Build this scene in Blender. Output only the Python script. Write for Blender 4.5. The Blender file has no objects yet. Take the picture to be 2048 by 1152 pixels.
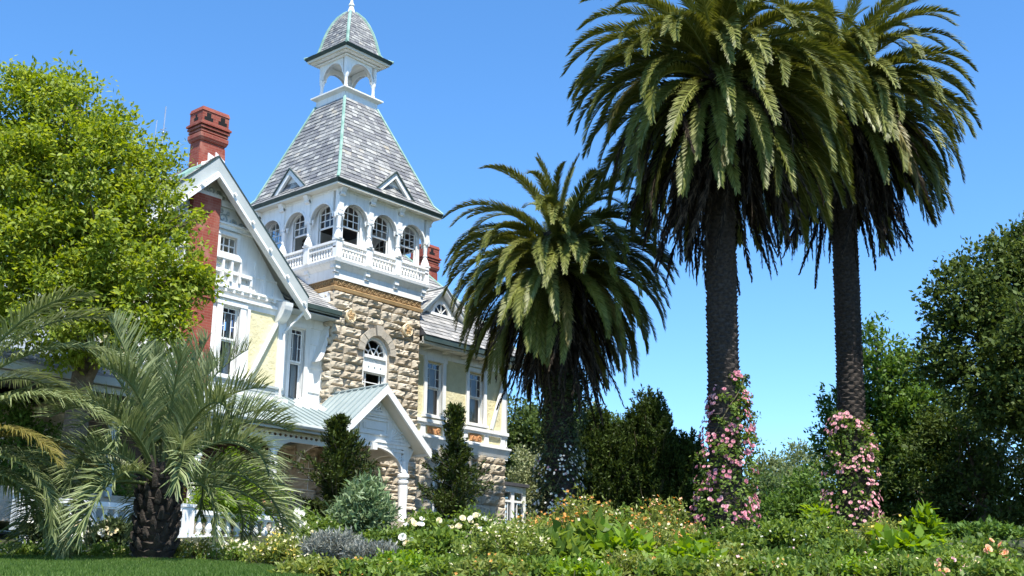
import bpy, bmesh, math, random
import numpy as np
from mathutils import Vector, Matrix, noise

# ------------------------------------------------------------------ camera, sky, sun, exposure
S = bpy.context.scene
COL = S.collection
R = math.radians
rng = np.random.default_rng(7)
random.seed(7)

FPX, PITCH, ROLL, YAW = 2366.0, R(15.688), R(.3625), R(40.75)
CAM = np.array([-23.61, -27.75, 0.0])
F0 = np.array([math.cos(YAW), math.sin(YAW), 0])
R0 = np.array([math.sin(YAW), -math.cos(YAW), 0])
ZV = np.array([0, 0, 1.0])
FW = math.cos(PITCH) * F0 + math.sin(PITCH) * ZV
UP = -math.sin(PITCH) * F0 + math.cos(PITCH) * ZV
RT = math.cos(ROLL) * R0 + math.sin(ROLL) * UP
U2 = -math.sin(ROLL) * R0 + math.cos(ROLL) * UP

cd = bpy.data.cameras.new('camera')
cam = bpy.data.objects.new('camera', cd)
COL.objects.link(cam)
cam.matrix_world = Matrix(((RT[0], U2[0], -FW[0], CAM[0]), (RT[1], U2[1], -FW[1], CAM[1]), (RT[2], U2[2], -FW[2], CAM[2]), (0, 0, 0, 1)))
cd.sensor_width = 36.0
cd.lens = FPX / 2048 * 36.0
cd.clip_end = 2000
cd.clip_start = .1
S.camera = cam

SUN_EL, SUN_AZ = R(62.5), R(27)          # azimuth: degrees from the facade normal (-y) towards -x
sdir = Vector((-math.sin(SUN_AZ) * math.cos(SUN_EL), -math.cos(SUN_AZ) * math.cos(SUN_EL), math.sin(SUN_EL)))
w = bpy.data.worlds.new('World')
S.world = w
w.use_nodes = True
nt = w.node_tree
nt.nodes.clear()
sky = nt.nodes.new('ShaderNodeTexSky')
sky.sky_type = 'NISHITA'
sky.sun_disc = False
sky.sun_elevation = SUN_EL
sky.sun_rotation = math.atan2(sdir.x, sdir.y)
sky.air_density = 1.0
sky.dust_density = .2
sky.ozone_density = 5.0
sky.altitude = 900
hs = nt.nodes.new('ShaderNodeHueSaturation')
hs.inputs['Hue'].default_value = .4985
hs.inputs['Saturation'].default_value = 1.17
bg = nt.nodes.new('ShaderNodeBackground')
bg.inputs['Strength'].default_value = .15
wo = nt.nodes.new('ShaderNodeOutputWorld')
nt.links.new(sky.outputs[0], hs.inputs['Color'])
nt.links.new(hs.outputs[0], bg.inputs[0])
nt.links.new(bg.outputs[0], wo.inputs[0])
sl = bpy.data.lights.new('sun', 'SUN')
sl.energy = 4.6
sl.angle = R(.5)
sl.color = (1, .95, .86)
sun = bpy.data.objects.new('sun', sl)
COL.objects.link(sun)
sun.rotation_euler = sdir.to_track_quat('Z', 'Y').to_euler()
S.view_settings.view_transform = 'Standard'
S.view_settings.look = 'None'
S.view_settings.exposure = 0.96
S.view_settings.gamma = 1
S.cycles.max_bounces = 6
S.cycles.transparent_max_bounces = 12
S.cycles.use_denoising = True


def at(px, py, d):
    """point at picture position (2048-px frame) and depth d in metres ahead of the camera"""
    r = (px - 1024) / FPX * RT - (py - 576) / FPX * U2 + FW
    return CAM + r / (r @ F0) * d


PROF = [(-400, -9), (-60, -3.2), (0, -1.6), (6, -.3), (10, .22), (14, .5), (20, .92), (27, 1.75), (36, 2.7), (45, 3.05), (80, 3.3), (200, 4.5), (900, 12)]
PD = np.array([p[0] for p in PROF], float)
PZ = np.array([p[1] for p in PROF], float)


def gz(x, y):
    d = (np.asarray(x) - CAM[0]) * F0[0] + (np.asarray(y) - CAM[1]) * F0[1]
    return np.interp(d, PD, PZ)


def gat(px, d):
    """ground point under picture column px at depth d"""
    p = at(px, 1100, d)
    return np.array([p[0], p[1], float(gz(p[0], p[1]))])


# ------------------------------------------------------------------ materials
MATS = {}


def ramp(nt, stops):
    r = nt.nodes.new('ShaderNodeValToRGB')
    el = r.color_ramp.elements
    while len(el) < len(stops):
        el.new(.5)
    for e, (p, c) in zip(el, stops):
        e.position = p
        e.color = (*c, 1)
    return r


def mat(name, c1, c2=None, rough=.6, scale=3.0, bump=0.0, bscale=40.0, spec=.4, metal=0.0, detail=6):
    """plain surface whose colour drifts between c1 and c2 with noise, plus fine bump"""
    m = bpy.data.materials.new(name)
    m.use_nodes = True
    t = m.node_tree
    b = t.nodes['Principled BSDF']
    b.inputs['Roughness'].default_value = rough
    b.inputs['Specular IOR Level'].default_value = spec
    b.inputs['Metallic'].default_value = metal
    tc = t.nodes.new('ShaderNodeTexCoord')
    n = t.nodes.new('ShaderNodeTexNoise')
    n.inputs['Scale'].default_value = scale
    n.inputs['Detail'].default_value = detail
    t.links.new(tc.outputs['Object'], n.inputs['Vector'])
    r = ramp(t, [(.36, c1), (.66, c2 or c1)])
    t.links.new(n.outputs['Fac'], r.inputs[0])
    t.links.new(r.outputs[0], b.inputs['Base Color'])
    if bump:
        n2 = t.nodes.new('ShaderNodeTexNoise')
        n2.inputs['Scale'].default_value = bscale
        n2.inputs['Detail'].default_value = 4
        t.links.new(tc.outputs['Object'], n2.inputs['Vector'])
        bp = t.nodes.new('ShaderNodeBump')
        bp.inputs['Strength'].default_value = bump
        bp.inputs['Distance'].default_value = .03
        t.links.new(n2.outputs['Fac'], bp.inputs['Height'])
        t.links.new(bp.outputs[0], b.inputs['Normal'])
    MATS[name] = m
    return m


def imat(name, stops, rough=.6, spec=.3, bump=.0, bscale=30, noise_mix=.35, nscale=8):
    """every loose piece (slate, stone, leaf) takes its own colour from the ramp"""
    m = bpy.data.materials.new(name)
    m.use_nodes = True
    t = m.node_tree
    b = t.nodes['Principled BSDF']
    b.inputs['Roughness'].default_value = rough
    b.inputs['Specular IOR Level'].default_value = spec
    g = t.nodes.new('ShaderNodeNewGeometry')
    tc = t.nodes.new('ShaderNodeTexCoord')
    n = t.nodes.new('ShaderNodeTexNoise')
    n.inputs['Scale'].default_value = nscale
    n.inputs['Detail'].default_value = 6
    t.links.new(tc.outputs['Object'], n.inputs['Vector'])
    mx = t.nodes.new('ShaderNodeMix')
    mx.inputs['Factor'].default_value = noise_mix
    t.links.new(g.outputs['Random Per Island'], mx.inputs['A'])
    t.links.new(n.outputs['Fac'], mx.inputs['B'])
    r = ramp(t, stops)
    t.links.new(mx.outputs['Result'], r.inputs[0])
    t.links.new(r.outputs[0], b.inputs['Base Color'])
    if bump:
        n2 = t.nodes.new('ShaderNodeTexNoise')
        n2.inputs['Scale'].default_value = bscale
        n2.inputs['Detail'].default_value = 5
        t.links.new(tc.outputs['Object'], n2.inputs['Vector'])
        bp = t.nodes.new('ShaderNodeBump')
        bp.inputs['Strength'].default_value = bump
        bp.inputs['Distance'].default_value = .03
        t.links.new(n2.outputs['Fac'], bp.inputs['Height'])
        t.links.new(bp.outputs[0], b.inputs['Normal'])
    MATS[name] = m
    return m


def leafmat(name, c1, c2, c3, trans=.35, rough=.45, spec=.4, tcol=None):
    m = imat(name, [(.2, c1), (.5, c2), (.85, c3)], rough, spec, noise_mix=.4, nscale=1.3)
    t = m.node_tree
    b = t.nodes['Principled BSDF']
    out = t.nodes['Material Output']
    tr = t.nodes.new('ShaderNodeBsdfTranslucent')
    cr = [n for n in t.nodes if n.type == 'VALTORGB'][0]
    hsv = t.nodes.new('ShaderNodeHueSaturation')
    hsv.inputs['Hue'].default_value = .485
    hsv.inputs['Saturation'].default_value = 1.1
    hsv.inputs['Value'].default_value = 1.5
    t.links.new(cr.outputs[0], hsv.inputs['Color'])
    t.links.new(hsv.outputs[0], tr.inputs['Color'])
    ms = t.nodes.new('ShaderNodeMixShader')
    ms.inputs[0].default_value = trans
    t.links.new(b.outputs[0], ms.inputs[1])
    t.links.new(tr.outputs[0], ms.inputs[2])
    t.links.new(ms.outputs[0], out.inputs['Surface'])
    return m


def glassmat(name, tint, refl=.22):
    m = bpy.data.materials.new(name)
    m.use_nodes = True
    t = m.node_tree
    t.nodes.remove(t.nodes['Principled BSDF'])
    out = t.nodes['Material Output']
    tr = t.nodes.new('ShaderNodeBsdfTransparent')
    tr.inputs[0].default_value = (*tint, 1)
    gl = t.nodes.new('ShaderNodeBsdfGlossy')
    gl.inputs['Roughness'].default_value = .02
    lw = t.nodes.new('ShaderNodeFresnel')
    lw.inputs[0].default_value = 1.5
    ad = t.nodes.new('ShaderNodeMath')
    ad.operation = 'ADD'
    ad.inputs[1].default_value = refl * .15
    t.links.new(lw.outputs[0], ad.inputs[0])
    ms = t.nodes.new('ShaderNodeMixShader')
    t.links.new(ad.outputs[0], ms.inputs[0])
    t.links.new(tr.outputs[0], ms.inputs[1])
    t.links.new(gl.outputs[0], ms.inputs[2])
    t.links.new(ms.outputs[0], out.inputs['Surface'])
    MATS[name] = m
    return m


def weathered(m, amount, grime=(.42, .40, .34)):
    """faint run-off streaks and worn patches over a painted surface"""
    t = m.node_tree
    b = t.nodes['Principled BSDF']
    src = b.inputs['Base Color'].links[0].from_socket
    tc = t.nodes.new('ShaderNodeTexCoord')
    mp = t.nodes.new('ShaderNodeMapping')
    mp.inputs['Scale'].default_value = (7, 7, .9)
    n = t.nodes.new('ShaderNodeTexNoise')
    n.inputs['Scale'].default_value = 1.3
    n.inputs['Detail'].default_value = 8
    n.inputs['Roughness'].default_value = .65
    t.links.new(tc.outputs['Object'], mp.inputs[0])
    t.links.new(mp.outputs[0], n.inputs['Vector'])
    r = ramp(t, [(.5, (0, 0, 0)), (.78, (amount,) * 3)])
    t.links.new(n.outputs['Fac'], r.inputs[0])
    mx = t.nodes.new('ShaderNodeMix')
    mx.data_type = 'RGBA'
    t.links.new(r.outputs[0], mx.inputs['Factor'])
    t.links.new(src, mx.inputs['A'])
    mx.inputs['B'].default_value = (*grime, 1)
    t.links.new(mx.outputs['Result'], b.inputs['Base Color'])
    return m


white = weathered(mat('white_paint', (.78, .78, .75), (.85, .85, .83), .5, 1.6, .08, 25), .45)
cream = mat('cream_paint', (.66, .63, .54), (.72, .69, .60), .55, 2.0, .05)
greypaint = mat('grey_and_shaded_paint', (.38, .42, .41), (.45, .48, .465), .5, 2.0, .05)
plaster = mat('yellow_roughcast', (.62, .56, .34), (.70, .64, .41), .9, 4.0, 1.0, 11)
plaster_in = mat('plaster_indoors', (.35, .33, .30), (.38, .36, .33), .8)
stone_m = imat('rock_faced_sandstone', [(.15, (.33, .275, .205)), (.45, (.455, .39, .295)), (.7, (.54, .47, .365)), (.9, (.60, .545, .445))], .9, .2, .6, 14, .55, 5)
mortar = mat('mortar', (.40, .34, .27), (.47, .41, .33), .95, 5, .5, 30)
dress_stone = imat('dressed_sandstone', [(.2, (.36, .32, .26)), (.8, (.48, .43, .35))], .9, .2, .5, 25, .5, 6)
gold = mat('gilt_frieze', (.17, .10, .04), (.26, .16, .07), .7, 9, .2)
hole_black = mat('hole_shade_black', (.004, .004, .004), (.008, .008, .008), .9)  # near-black that stands for the shade inside the chimney holes
dark_pane = mat('dark_window_pane', (.012, .014, .018), (.02, .022, .026), .12, 3, 0, 30, .35)
giltrel = mat('gilt_relief', (.26, .17, .075), (.34, .23, .11), .7, 9)
goldtrim = mat('ochre_moulding', (.48, .30, .13), (.56, .37, .18), .6, 6)
medal = mat('cream_gilt_medallion', (.66, .52, .30), (.74, .62, .42), .6, 14)
terracotta = mat('terracotta_relief', (.50, .22, .09), (.66, .36, .16), .8, 12, .3)
slate_m = imat('mixed_grey_slate', [(.10, (.15, .15, .16)), (.36, (.205, .205, .205)), (.52, (.245, .248, .24)), (.66, (.29, .285, .27)), (.82, (.40, .40, .38)), (.93, (.32, .27, .19))], .55, .4, .25, 20, .25, 5)
slate_dk = imat('weathered_slate', [(.15, (.20, .20, .20)), (.45, (.27, .27, .265)), (.7, (.35, .34, .325)), (.9, (.45, .44, .42))], .6, .4, .25, 20, .3, 3)
deck_m = mat('roof_felt', (.05, .05, .055), (.08, .08, .085), .9)
copper = mat('verdigris_copper', (.17, .31, .25), (.29, .44, .37), .6, 4, .1)
gutter_m = mat('dark_green_gutter', (.035, .06, .055), (.06, .085, .075), .45, 6)
tinroof = mat('pale_standing_seam_metal', (.27, .325, .325), (.32, .37, .365), .42, 1.5, .03, 8, .5)
curtain_m = mat('white_curtain', (.78, .78, .76), (.84, .84, .82), .8, 6)
glass = glassmat('window_glass', (.86, .88, .88))
leadglass = glassmat('violet_leaded_glass', (.30, .29, .36), .5)
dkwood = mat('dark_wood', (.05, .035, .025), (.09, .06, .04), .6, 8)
metal_m = mat('galvanised_metal', (.5, .5, .5), (.6, .6, .6), .35, 5, 0, 30, .5, .8)
skylight_m = mat('frosted_skylight', (.62, .66, .66), (.68, .72, .72), .3, 4)


def brickmat():
    m = mat('painted_red_brick', (.31, .065, .038), (.40, .10, .06), .75, 7.0)
    t = m.node_tree
    b = t.nodes['Principled BSDF']
    tc = t.nodes.new('ShaderNodeTexCoord')
    sx = t.nodes.new('ShaderNodeSeparateXYZ')
    t.links.new(tc.outputs['Object'], sx.inputs[0])
    ad = t.nodes.new('ShaderNodeMath')
    t.links.new(sx.outputs[0], ad.inputs[0])
    t.links.new(sx.outputs[1], ad.inputs[1])
    cx = t.nodes.new('ShaderNodeCombineXYZ')
    t.links.new(ad.outputs[0], cx.inputs[0])
    t.links.new(sx.outputs[2], cx.inputs[1])
    br = t.nodes.new('ShaderNodeTexBrick')
    br.inputs['Scale'].default_value = 1
    br.inputs['Brick Width'].default_value = .24
    br.inputs['Row Height'].default_value = .078
    br.inputs['Mortar Size'].default_value = .006
    br.inputs['Color1'].default_value = (.235, .045, .028, 1)
    br.inputs['Color2'].default_value = (.30, .066, .04, 1)
    br.inputs['Mortar'].default_value = (.29, .13, .09, 1)
    t.links.new(cx.outputs[0], br.inputs['Vector'])
    n = t.nodes.new('ShaderNodeTexNoise')
    n.inputs['Scale'].default_value = 2.2
    n.inputs['Detail'].default_value = 9
    t.links.new(tc.outputs['Object'], n.inputs['Vector'])
    r = ramp(t, [(.54, (0, 0, 0)), (.74, (.9, .9, .9))])
    t.links.new(n.outputs['Fac'], r.inputs[0])
    mx = t.nodes.new('ShaderNodeMix')
    mx.data_type = 'RGBA'
    t.links.new(r.outputs[0], mx.inputs['Factor'])
    t.links.new(br.outputs['Color'], mx.inputs['A'])
    mx.inputs['B'].default_value = (.40, .17, .12, 1)
    t.links.new(mx.outputs['Result'], b.inputs['Base Color'])
    bp = t.nodes.new('ShaderNodeBump')
    bp.inputs['Strength'].default_value = .4
    bp.inputs['Distance'].default_value = .01
    t.links.new(br.outputs['Fac'], bp.inputs['Height'])
    bp.invert = True
    t.links.new(bp.outputs[0], b.inputs['Normal'])
    return m


brick = brickmat()


# ------------------------------------------------------------------ object helpers
def tag(o, label=None, cat=None, group=None, kind=None):
    if label: o['label'] = label
    if cat: o['category'] = cat
    if group: o['group'] = group
    if kind: o['kind'] = kind
    return o


def thing(name, loc, label, cat, group=None):
    o = bpy.data.objects.new(name, None)
    o.location = Vector([float(v) for v in loc])
    o.empty_display_size = .3
    COL.objects.link(o)
    return tag(o, label, cat, group)


def rootloc(p):
    while p.parent:
        p = p.parent
    return np.array(p.location)


def mesh_obj(name, verts, faces, m, parent=None, smooth=False, origin=None, recalc=False, sharp=35):
    me = bpy.data.meshes.new(name)
    v = np.asarray(verts, float).reshape(-1, 3)
    o = rootloc(parent) if parent else (np.zeros(3) if origin is None else np.asarray(origin, float))
    v = v - o
    if isinstance(faces, np.ndarray):
        nf, k = faces.shape
        me.vertices.add(len(v))
        me.vertices.foreach_set('co', v.astype(np.float32).ravel())
        me.loops.add(nf * k)
        me.loops.foreach_set('vertex_index', faces.astype(np.int32).ravel())
        me.polygons.add(nf)
        me.polygons.foreach_set('loop_start', np.arange(0, nf * k, k, dtype=np.int32))
        me.polygons.foreach_set('loop_total', np.full(nf, k, dtype=np.int32))
        me.update(calc_edges=True)
    else:
        me.from_pydata([tuple(q) for q in v], [], faces)
    if recalc:
        bm = bmesh.new()
        bm.from_mesh(me)
        bmesh.ops.recalc_face_normals(bm, faces=bm.faces)
        bm.to_mesh(me)
        bm.free()
    if smooth:
        me.polygons.foreach_set('use_smooth', np.ones(len(me.polygons), bool))
        if sharp:
            me.set_sharp_from_angle(angle=R(sharp))
    me.materials.append(m)
    ob = bpy.data.objects.new(name, me)
    COL.objects.link(ob)
    if parent:
        ob.parent = parent
    else:
        ob.location = Vector([float(q) for q in o])
    return ob


def copy_of(o, parent, loc):
    c = o.copy()
    COL.objects.link(c)
    c.parent = parent
    c.location = loc
    return c


class MB:
    """collects solids for ONE mesh; M maps local (u, w, z) to world"""
    def __init__(s, M=None):
        s.v, s.f, s.M = [], [], M

    def add(s, vs, fs):
        n = len(s.v)
        s.v += [s.M(*q) for q in vs] if s.M else [tuple(q) for q in vs]
        s.f += [[i + n for i in f] for f in fs]
        return s

    def hexa(s, p):   # 8 points: bottom ring 0-3, top ring 4-7
        return s.add(p, [(0, 3, 2, 1), (4, 5, 6, 7), (0, 1, 5, 4), (1, 2, 6, 5), (2, 3, 7, 6), (3, 0, 4, 7)])

    def box(s, x0, x1, y0, y1, z0, z1):
        return s.hexa([(x0, y0, z0), (x1, y0, z0), (x1, y1, z0), (x0, y1, z0), (x0, y0, z1), (x1, y0, z1), (x1, y1, z1), (x0, y1, z1)])

    def prism(s, poly, y0, y1):
        """polygon in (u, z) extruded along the second axis"""
        n = len(poly)
        vs = [(u, y0, z) for u, z in poly] + [(u, y1, z) for u, z in poly]
        fs = [list(range(n)), list(range(2 * n - 1, n - 1, -1))] + [(i, i + n, (i + 1) % n + n, (i + 1) % n) for i in range(n)]
        return s.add(vs, fs)

    def strip(s, a, b, y0, y1):
        """solid between two (u, z) polylines of equal length, extruded"""
        for i in range(len(a) - 1):
            s.prism([a[i], a[i + 1], b[i + 1], b[i]], y0, y1)
        return s

    def beam(s, p, q, wd, ht, up=(0, 0, 1)):
        p, q = Vector(p), Vector(q)
        d = (q - p).normalized()
        sd = d.cross(Vector(up)).normalized() * wd / 2
        u = sd.cross(d).normalized() * ht / 2
        return s.hexa([p - sd - u, p + sd - u, p + sd + u, p - sd + u, q - sd - u, q + sd - u, q + sd + u, q - sd + u])

    def tube(s, pts, rad, n=8, cap=True):
        pts = [Vector(p) for p in pts]
        if not hasattr(rad, '__len__'):
            rad = [rad] * len(pts)
        b = len(s.v)
        rings = []
        prev = None
        for i, p in enumerate(pts):
            d = (pts[min(i + 1, len(pts) - 1)] - pts[max(i - 1, 0)]).normalized()
            if prev is None:
                a = d.orthogonal().normalized()
            else:
                a = (prev - d * prev.dot(d)).normalized()
            prev = a
            c = d.cross(a)
            rings.append([p + (a * math.cos(2 * math.pi * k / n) + c * math.sin(2 * math.pi * k / n)) * rad[i] for k in range(n)])
        vs = [q for r_ in rings for q in r_]
        fs = []
        for i in range(len(pts) - 1):
            for k in range(n):
                k2 = (k + 1) % n
                fs.append((i * n + k, i * n + k2, (i + 1) * n + k2, (i + 1) * n + k))
        if cap:
            fs.append(list(range(n - 1, -1, -1)))
            fs.append([(len(pts) - 1) * n + k for k in range(n)])
        return s.add(vs, fs)

    def lathe(s, c, prof, n=12):
        return s.tube2(c, prof, n)

    def tube2(s, c, prof, n):
        vs, fs = [], []
        for r_, z in prof:
            for k in range(n):
                a = 2 * math.pi * k / n
                vs.append((c[0] + r_ * math.cos(a), c[1] + r_ * math.sin(a), c[2] + z))
        for i in range(len(prof) - 1):
            for k in range(n):
                k2 = (k + 1) % n
                fs.append((i * n + k, i * n + k2, (i + 1) * n + k2, (i + 1) * n + k))
        fs.append(list(range(n - 1, -1, -1)))
        fs.append([(len(prof) - 1) * n + k for k in range(n)])
        return s.add(vs, fs)

    def ring4(s, cx, cy, h0, h1, z0, z1):
        """square frustum slab centred on (cx, cy): half-size h0 at z0, h1 at z1"""
        return s.hexa([(cx - h0, cy - h0, z0), (cx + h0, cy - h0, z0), (cx + h0, cy + h0, z0), (cx - h0, cy + h0, z0),
                       (cx - h1, cy - h1, z1), (cx + h1, cy - h1, z1), (cx + h1, cy + h1, z1), (cx - h1, cy + h1, z1)])

    def build(s, name, m, parent=None, smooth=False, origin=None, recalc=True):
        return mesh_obj(name, s.v, s.f, m, parent, smooth, origin, recalc)


def front(y):            # facade facing -y: u = x, w = out of the wall
    return lambda u, w_, z: (u, y - w_, z)


def side4(cx, cy, k):    # k-th face of a square tower: u along the face, w = distance from the centre
    c, s_ = math.cos(k * math.pi / 2), math.sin(k * math.pi / 2)
    return lambda u, w_, z: (cx + u * c + w_ * s_, cy + u * s_ - w_ * c, z)


def arc(cx, cz, r, a0, a1, n, rz=None):
    rz = rz or r
    return [(cx + r * math.cos(a0 + (a1 - a0) * i / n), cz + rz * math.sin(a0 + (a1 - a0) * i / n)) for i in range(n + 1)]


def wall(mb, u0, u1, z0, z1, wa, wb, ops):
    """wall slab between depths wa..wb with openings (a, b, c, d[, 'arch'])"""
    us = sorted({u0, u1, *[o[0] for o in ops], *[o[1] for o in ops]})
    for a, b in zip(us[:-1], us[1:]):
        zs = [z0]
        col = sorted([o for o in ops if o[0] <= a + 1e-6 and o[1] >= b - 1e-6], key=lambda o: o[2])
        z = z0
        for o in col:
            top = o[3] + ((o[1] - o[0]) / 2 if len(o) > 4 else 0)
            if o[2] > z + 1e-4:
                mb.box(a, b, wa, wb, z, o[2])
            z = top
        if z1 > z + 1e-4:
            mb.box(a, b, wa, wb, z, z1)
    for o in ops:
        if len(o) > 4:
            c, r_ = (o[0] + o[1]) / 2, (o[1] - o[0]) / 2
            ar = arc(c, o[3], r_, math.pi, 0, 16)
            mb.strip(ar, [(u, o[3] + r_) for u, z in ar], wa, wb)


def rock_wall(mb, u0, u1, z0, z1, ops, course=.29, lmin=.4, lmax=.85, amp=.085, seed=1, ring=.0):
    """rock-faced ashlar blocks laid in courses on the plane w = 0, projecting to +w"""
    rr = random.Random(seed)
    z = z0
    while z < z1 - .05:
        h = min(course * rr.uniform(.85, 1.15), z1 - z)
        if z1 - (z + h) < .12:
            h = z1 - z
        zm = z + h / 2
        cuts = [(u0, u1)]
        for o in ops:
            top = o[3] + ((o[1] - o[0]) / 2 + ring if len(o) > 4 else 0)
            if zm < o[2] or zm > top:
                continue
            a, b = (o[0] - ring, o[1] + ring) if len(o) < 5 else (o[0], o[1])
            if len(o) > 4 and zm + h * .4 > o[3]:
                rad = (o[1] - o[0]) / 2 + ring
                hw = math.sqrt(max(rad * rad - (zm - h * .25 - o[3]) ** 2, 0))
                c = (o[0] + o[1]) / 2
                a, b = c - hw, c + hw
            cuts = [q for p0, p1 in cuts for q in ((p0, min(p1, a)), (max(p0, b), p1)) if q[1] - q[0] > .04]
        for a, b in cuts:
            u = a
            while u < b - .01:
                L = rr.uniform(lmin, lmax)
                if b - (u + L) < .28:
                    L = b - u
                nx, nz = max(3, int(L / .085)), 5
                g = .011
                A = amp * rr.uniform(.55, 1.3)
                tilt = rr.uniform(-.25, .25)
                vs, fs = [], []
                off = Vector((rr.random() * 90, rr.random() * 90, 0))
                for j in range(nz + 1):
                    for i in range(nx + 1):
                        s_, t = i / nx, j / nz
                        e = min(min(s_, 1 - s_) * L, min(t, 1 - t) * h)
                        edge = min(1, e / .055) if e > 0 else 0
                        q = Vector((s_ * L, t * h, 0)) * 5 + off
                        n_ = noise.noise(q) * .55 + noise.noise(q * 2.3) * .4
                        ww = edge * A * max(.08, .75 + n_ * 1.3 + tilt * (s_ - .5) + .25 * (t - .5))
                        vs.append((u + g + s_ * (L - 2 * g), ww + .004 + .012 * (edge > 0), z + g + t * (h - 2 * g)))
                for j in range(nz):
                    for i in range(nx):
                        k = j * (nx + 1) + i
                        fs.append((k, k + 1, k + nx + 2, k + nx + 1))
                mb.add(vs, fs)
                u += L
        z += h


def slates(mb, BL, BR, TL, TR, row=.2, wid=.24, lift=.022, seed=1):
    """individual slates over the quad BL-BR-TR-TL (world points), each an island"""
    rr = random.Random(seed)
    BL, BR, TL, TR = (Vector(p) for p in (BL, BR, TL, TR))
    mid = ((TL + TR) - (BL + BR)) / 2
    n = max(1, round(mid.length / row))
    nrm = (BR - BL if (BR - BL).length > (TR - TL).length else TR - TL).cross(TL - BL).normalized()
    for j in range(n):
        t0, t1 = j / n, min(1, (j + 1.12) / n)
        l0, r0_, l1, r1 = BL.lerp(TL, t0), BR.lerp(TR, t0), BL.lerp(TL, t1), BR.lerp(TR, t1)
        W = (r0_ - l0).length
        if W < .05:
            continue
        e = [0.0]
        x = -(wid * .5) * (j % 2) + rr.uniform(-.04, .02)
        while x < W - wid * .35:
            x += wid * rr.uniform(.7, 1.3)
            if x > .05 and x < W - .04:
                e.append(x)
        e.append(W)
        for a, b in zip(e[:-1], e[1:]):
            fa, fb = (a + .003) / W, (b - .003) / W
            lf = lift * rr.uniform(.8, 1.5)
            dz = (l1 - l0).normalized() * rr.uniform(-.012, .012) * (1 if 0 < j else 0)
            p0, p1 = l0.lerp(r0_, fa) + nrm * lf + dz, l0.lerp(r0_, fb) + nrm * lf + dz
            p2, p3 = l1.lerp(r1, fb) + nrm * .004, l1.lerp(r1, fa) + nrm * .004
            q0, q1 = p0 - nrm * lf, p1 - nrm * lf
            mb.add([p0, p1, p2, p3, q0, q1], [(0, 1, 2, 3), (4, 5, 1, 0)])


def scroll(mb, cu, cz, r, a0, turns, w_, thick=.025, sgn=1):
    pts, rad = [], []
    n = int(14 * turns)
    for i in range(n + 1):
        t = i / n
        a = a0 + sgn * t * turns * 2 * math.pi
        rr_ = r * (1 - .85 * t)
        pts.append((cu + rr_ * math.cos(a), w_, cz + rr_ * math.sin(a)))
        rad.append(thick * (1 - .5 * t))
    mb.tube(pts, rad, 6)


def fan(mb, cu, cz, r, w_, n=7, rz=None):
    rz = rz or r
    for i in range(n):
        a = math.pi * (i + .5) / n
        mb.tube([(cu + .12 * r * math.cos(a), w_, cz + .12 * rz * math.sin(a)), (cu + .6 * r * math.cos(a), w_ + .012, cz + .6 * rz * math.sin(a)), (cu + r * math.cos(a), w_, cz + rz * math.sin(a))], [.012, .035 * r / .3, .03 * r / .3], 6)
    o = arc(cu, cz, r * 1.12, 0, math.pi, 14, rz * 1.12)
    i_ = arc(cu, cz, r * 1.0, 0, math.pi, 14, rz * 1.0)
    mb.strip(i_, o, w_ - .03, w_ + .03)


# ------------------------------------------------------------------ ground
def build_ground():
    ds = np.concatenate([np.linspace(-300, -10, 12), np.arange(-8, 50, .8), np.linspace(52, 900, 40)])
    ls = np.concatenate([np.linspace(-900, -40, 14), np.arange(-38, 38, 1.0), np.linspace(40, 900, 14)])
    V = []
    for d in ds:
        for l in ls:
            p = CAM + F0 * d + R0 * l
            z = float(np.interp(d, PD, PZ)) + .05 * noise.noise(Vector((p[0] * .4, p[1] * .4, 0)))
            V.append((p[0], p[1], z - .03))
    n = len(ls)
    Fc = np.array([(i * n + j, i * n + j + 1, (i + 1) * n + j + 1, (i + 1) * n + j) for i in range(len(ds) - 1) for j in range(n - 1)])
    m = mat('garden_soil', (.024, .03, .012), (.045, .05, .02), .95, 2.5, .6, 18)
    tag(mesh_obj('ground', V, Fc, m, smooth=True, sharp=None), kind='structure')


build_ground()

# ------------------------------------------------------------------ the mansion
CX = CY = 1.89
house = thing('mansion', (0, 0, 2.7), 'white Victorian mansion with stone tower, slate spire and brick chimneys', 'house')


def H(mb, name, m, parent=None, smooth=False):
    return mb.build(name, m, parent or house, smooth)


# --- upper walls
FY = .4
W1, W2 = (4.6, 5.38, 6.72, 8.55), (6.72, 7.5, 6.70, 8.50)
mb = MB(front(FY))
wall(mb, 3.7, 8.72, 5.87, 9.15, -.25, 0, [W1, W2])
mb.box(3.7, 8.72, -.25, 0, 9.15, 9.7)
H(mb, 'roughcast_wall', plaster)
RW = (-1.32, -.76, 6.42, 8.62)
mb = MB(front(FY))
wall(mb, -2.2, 0.1, 2.2, 9.7, -.25, 0, [RW])
H(mb, 'recess_wall', white)
mb = MB()
mb.box(8.47, 8.72, .45, 9, 2, 9.6)
mb.box(-8.7, 8.6, 9.0, 9.25, 2, 9.6)
mb.box(-8.7, -8.45, -.3, 9, 2, 9.4)
mb.box(-2.35, -2.1, -.05, .4, 2, 9.3)
H(mb, 'side_wall', white)
mb = MB()
mb.box(-8.4, 8.4, .7, 8.9, 5.8, 5.95)
H(mb, 'inner_floor', plaster_in)
mb = MB()
mb.box(-8.4, 8.4, 4.4, 4.5, 2, 9.2)
H(mb, 'partition_wall', plaster_in)

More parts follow.
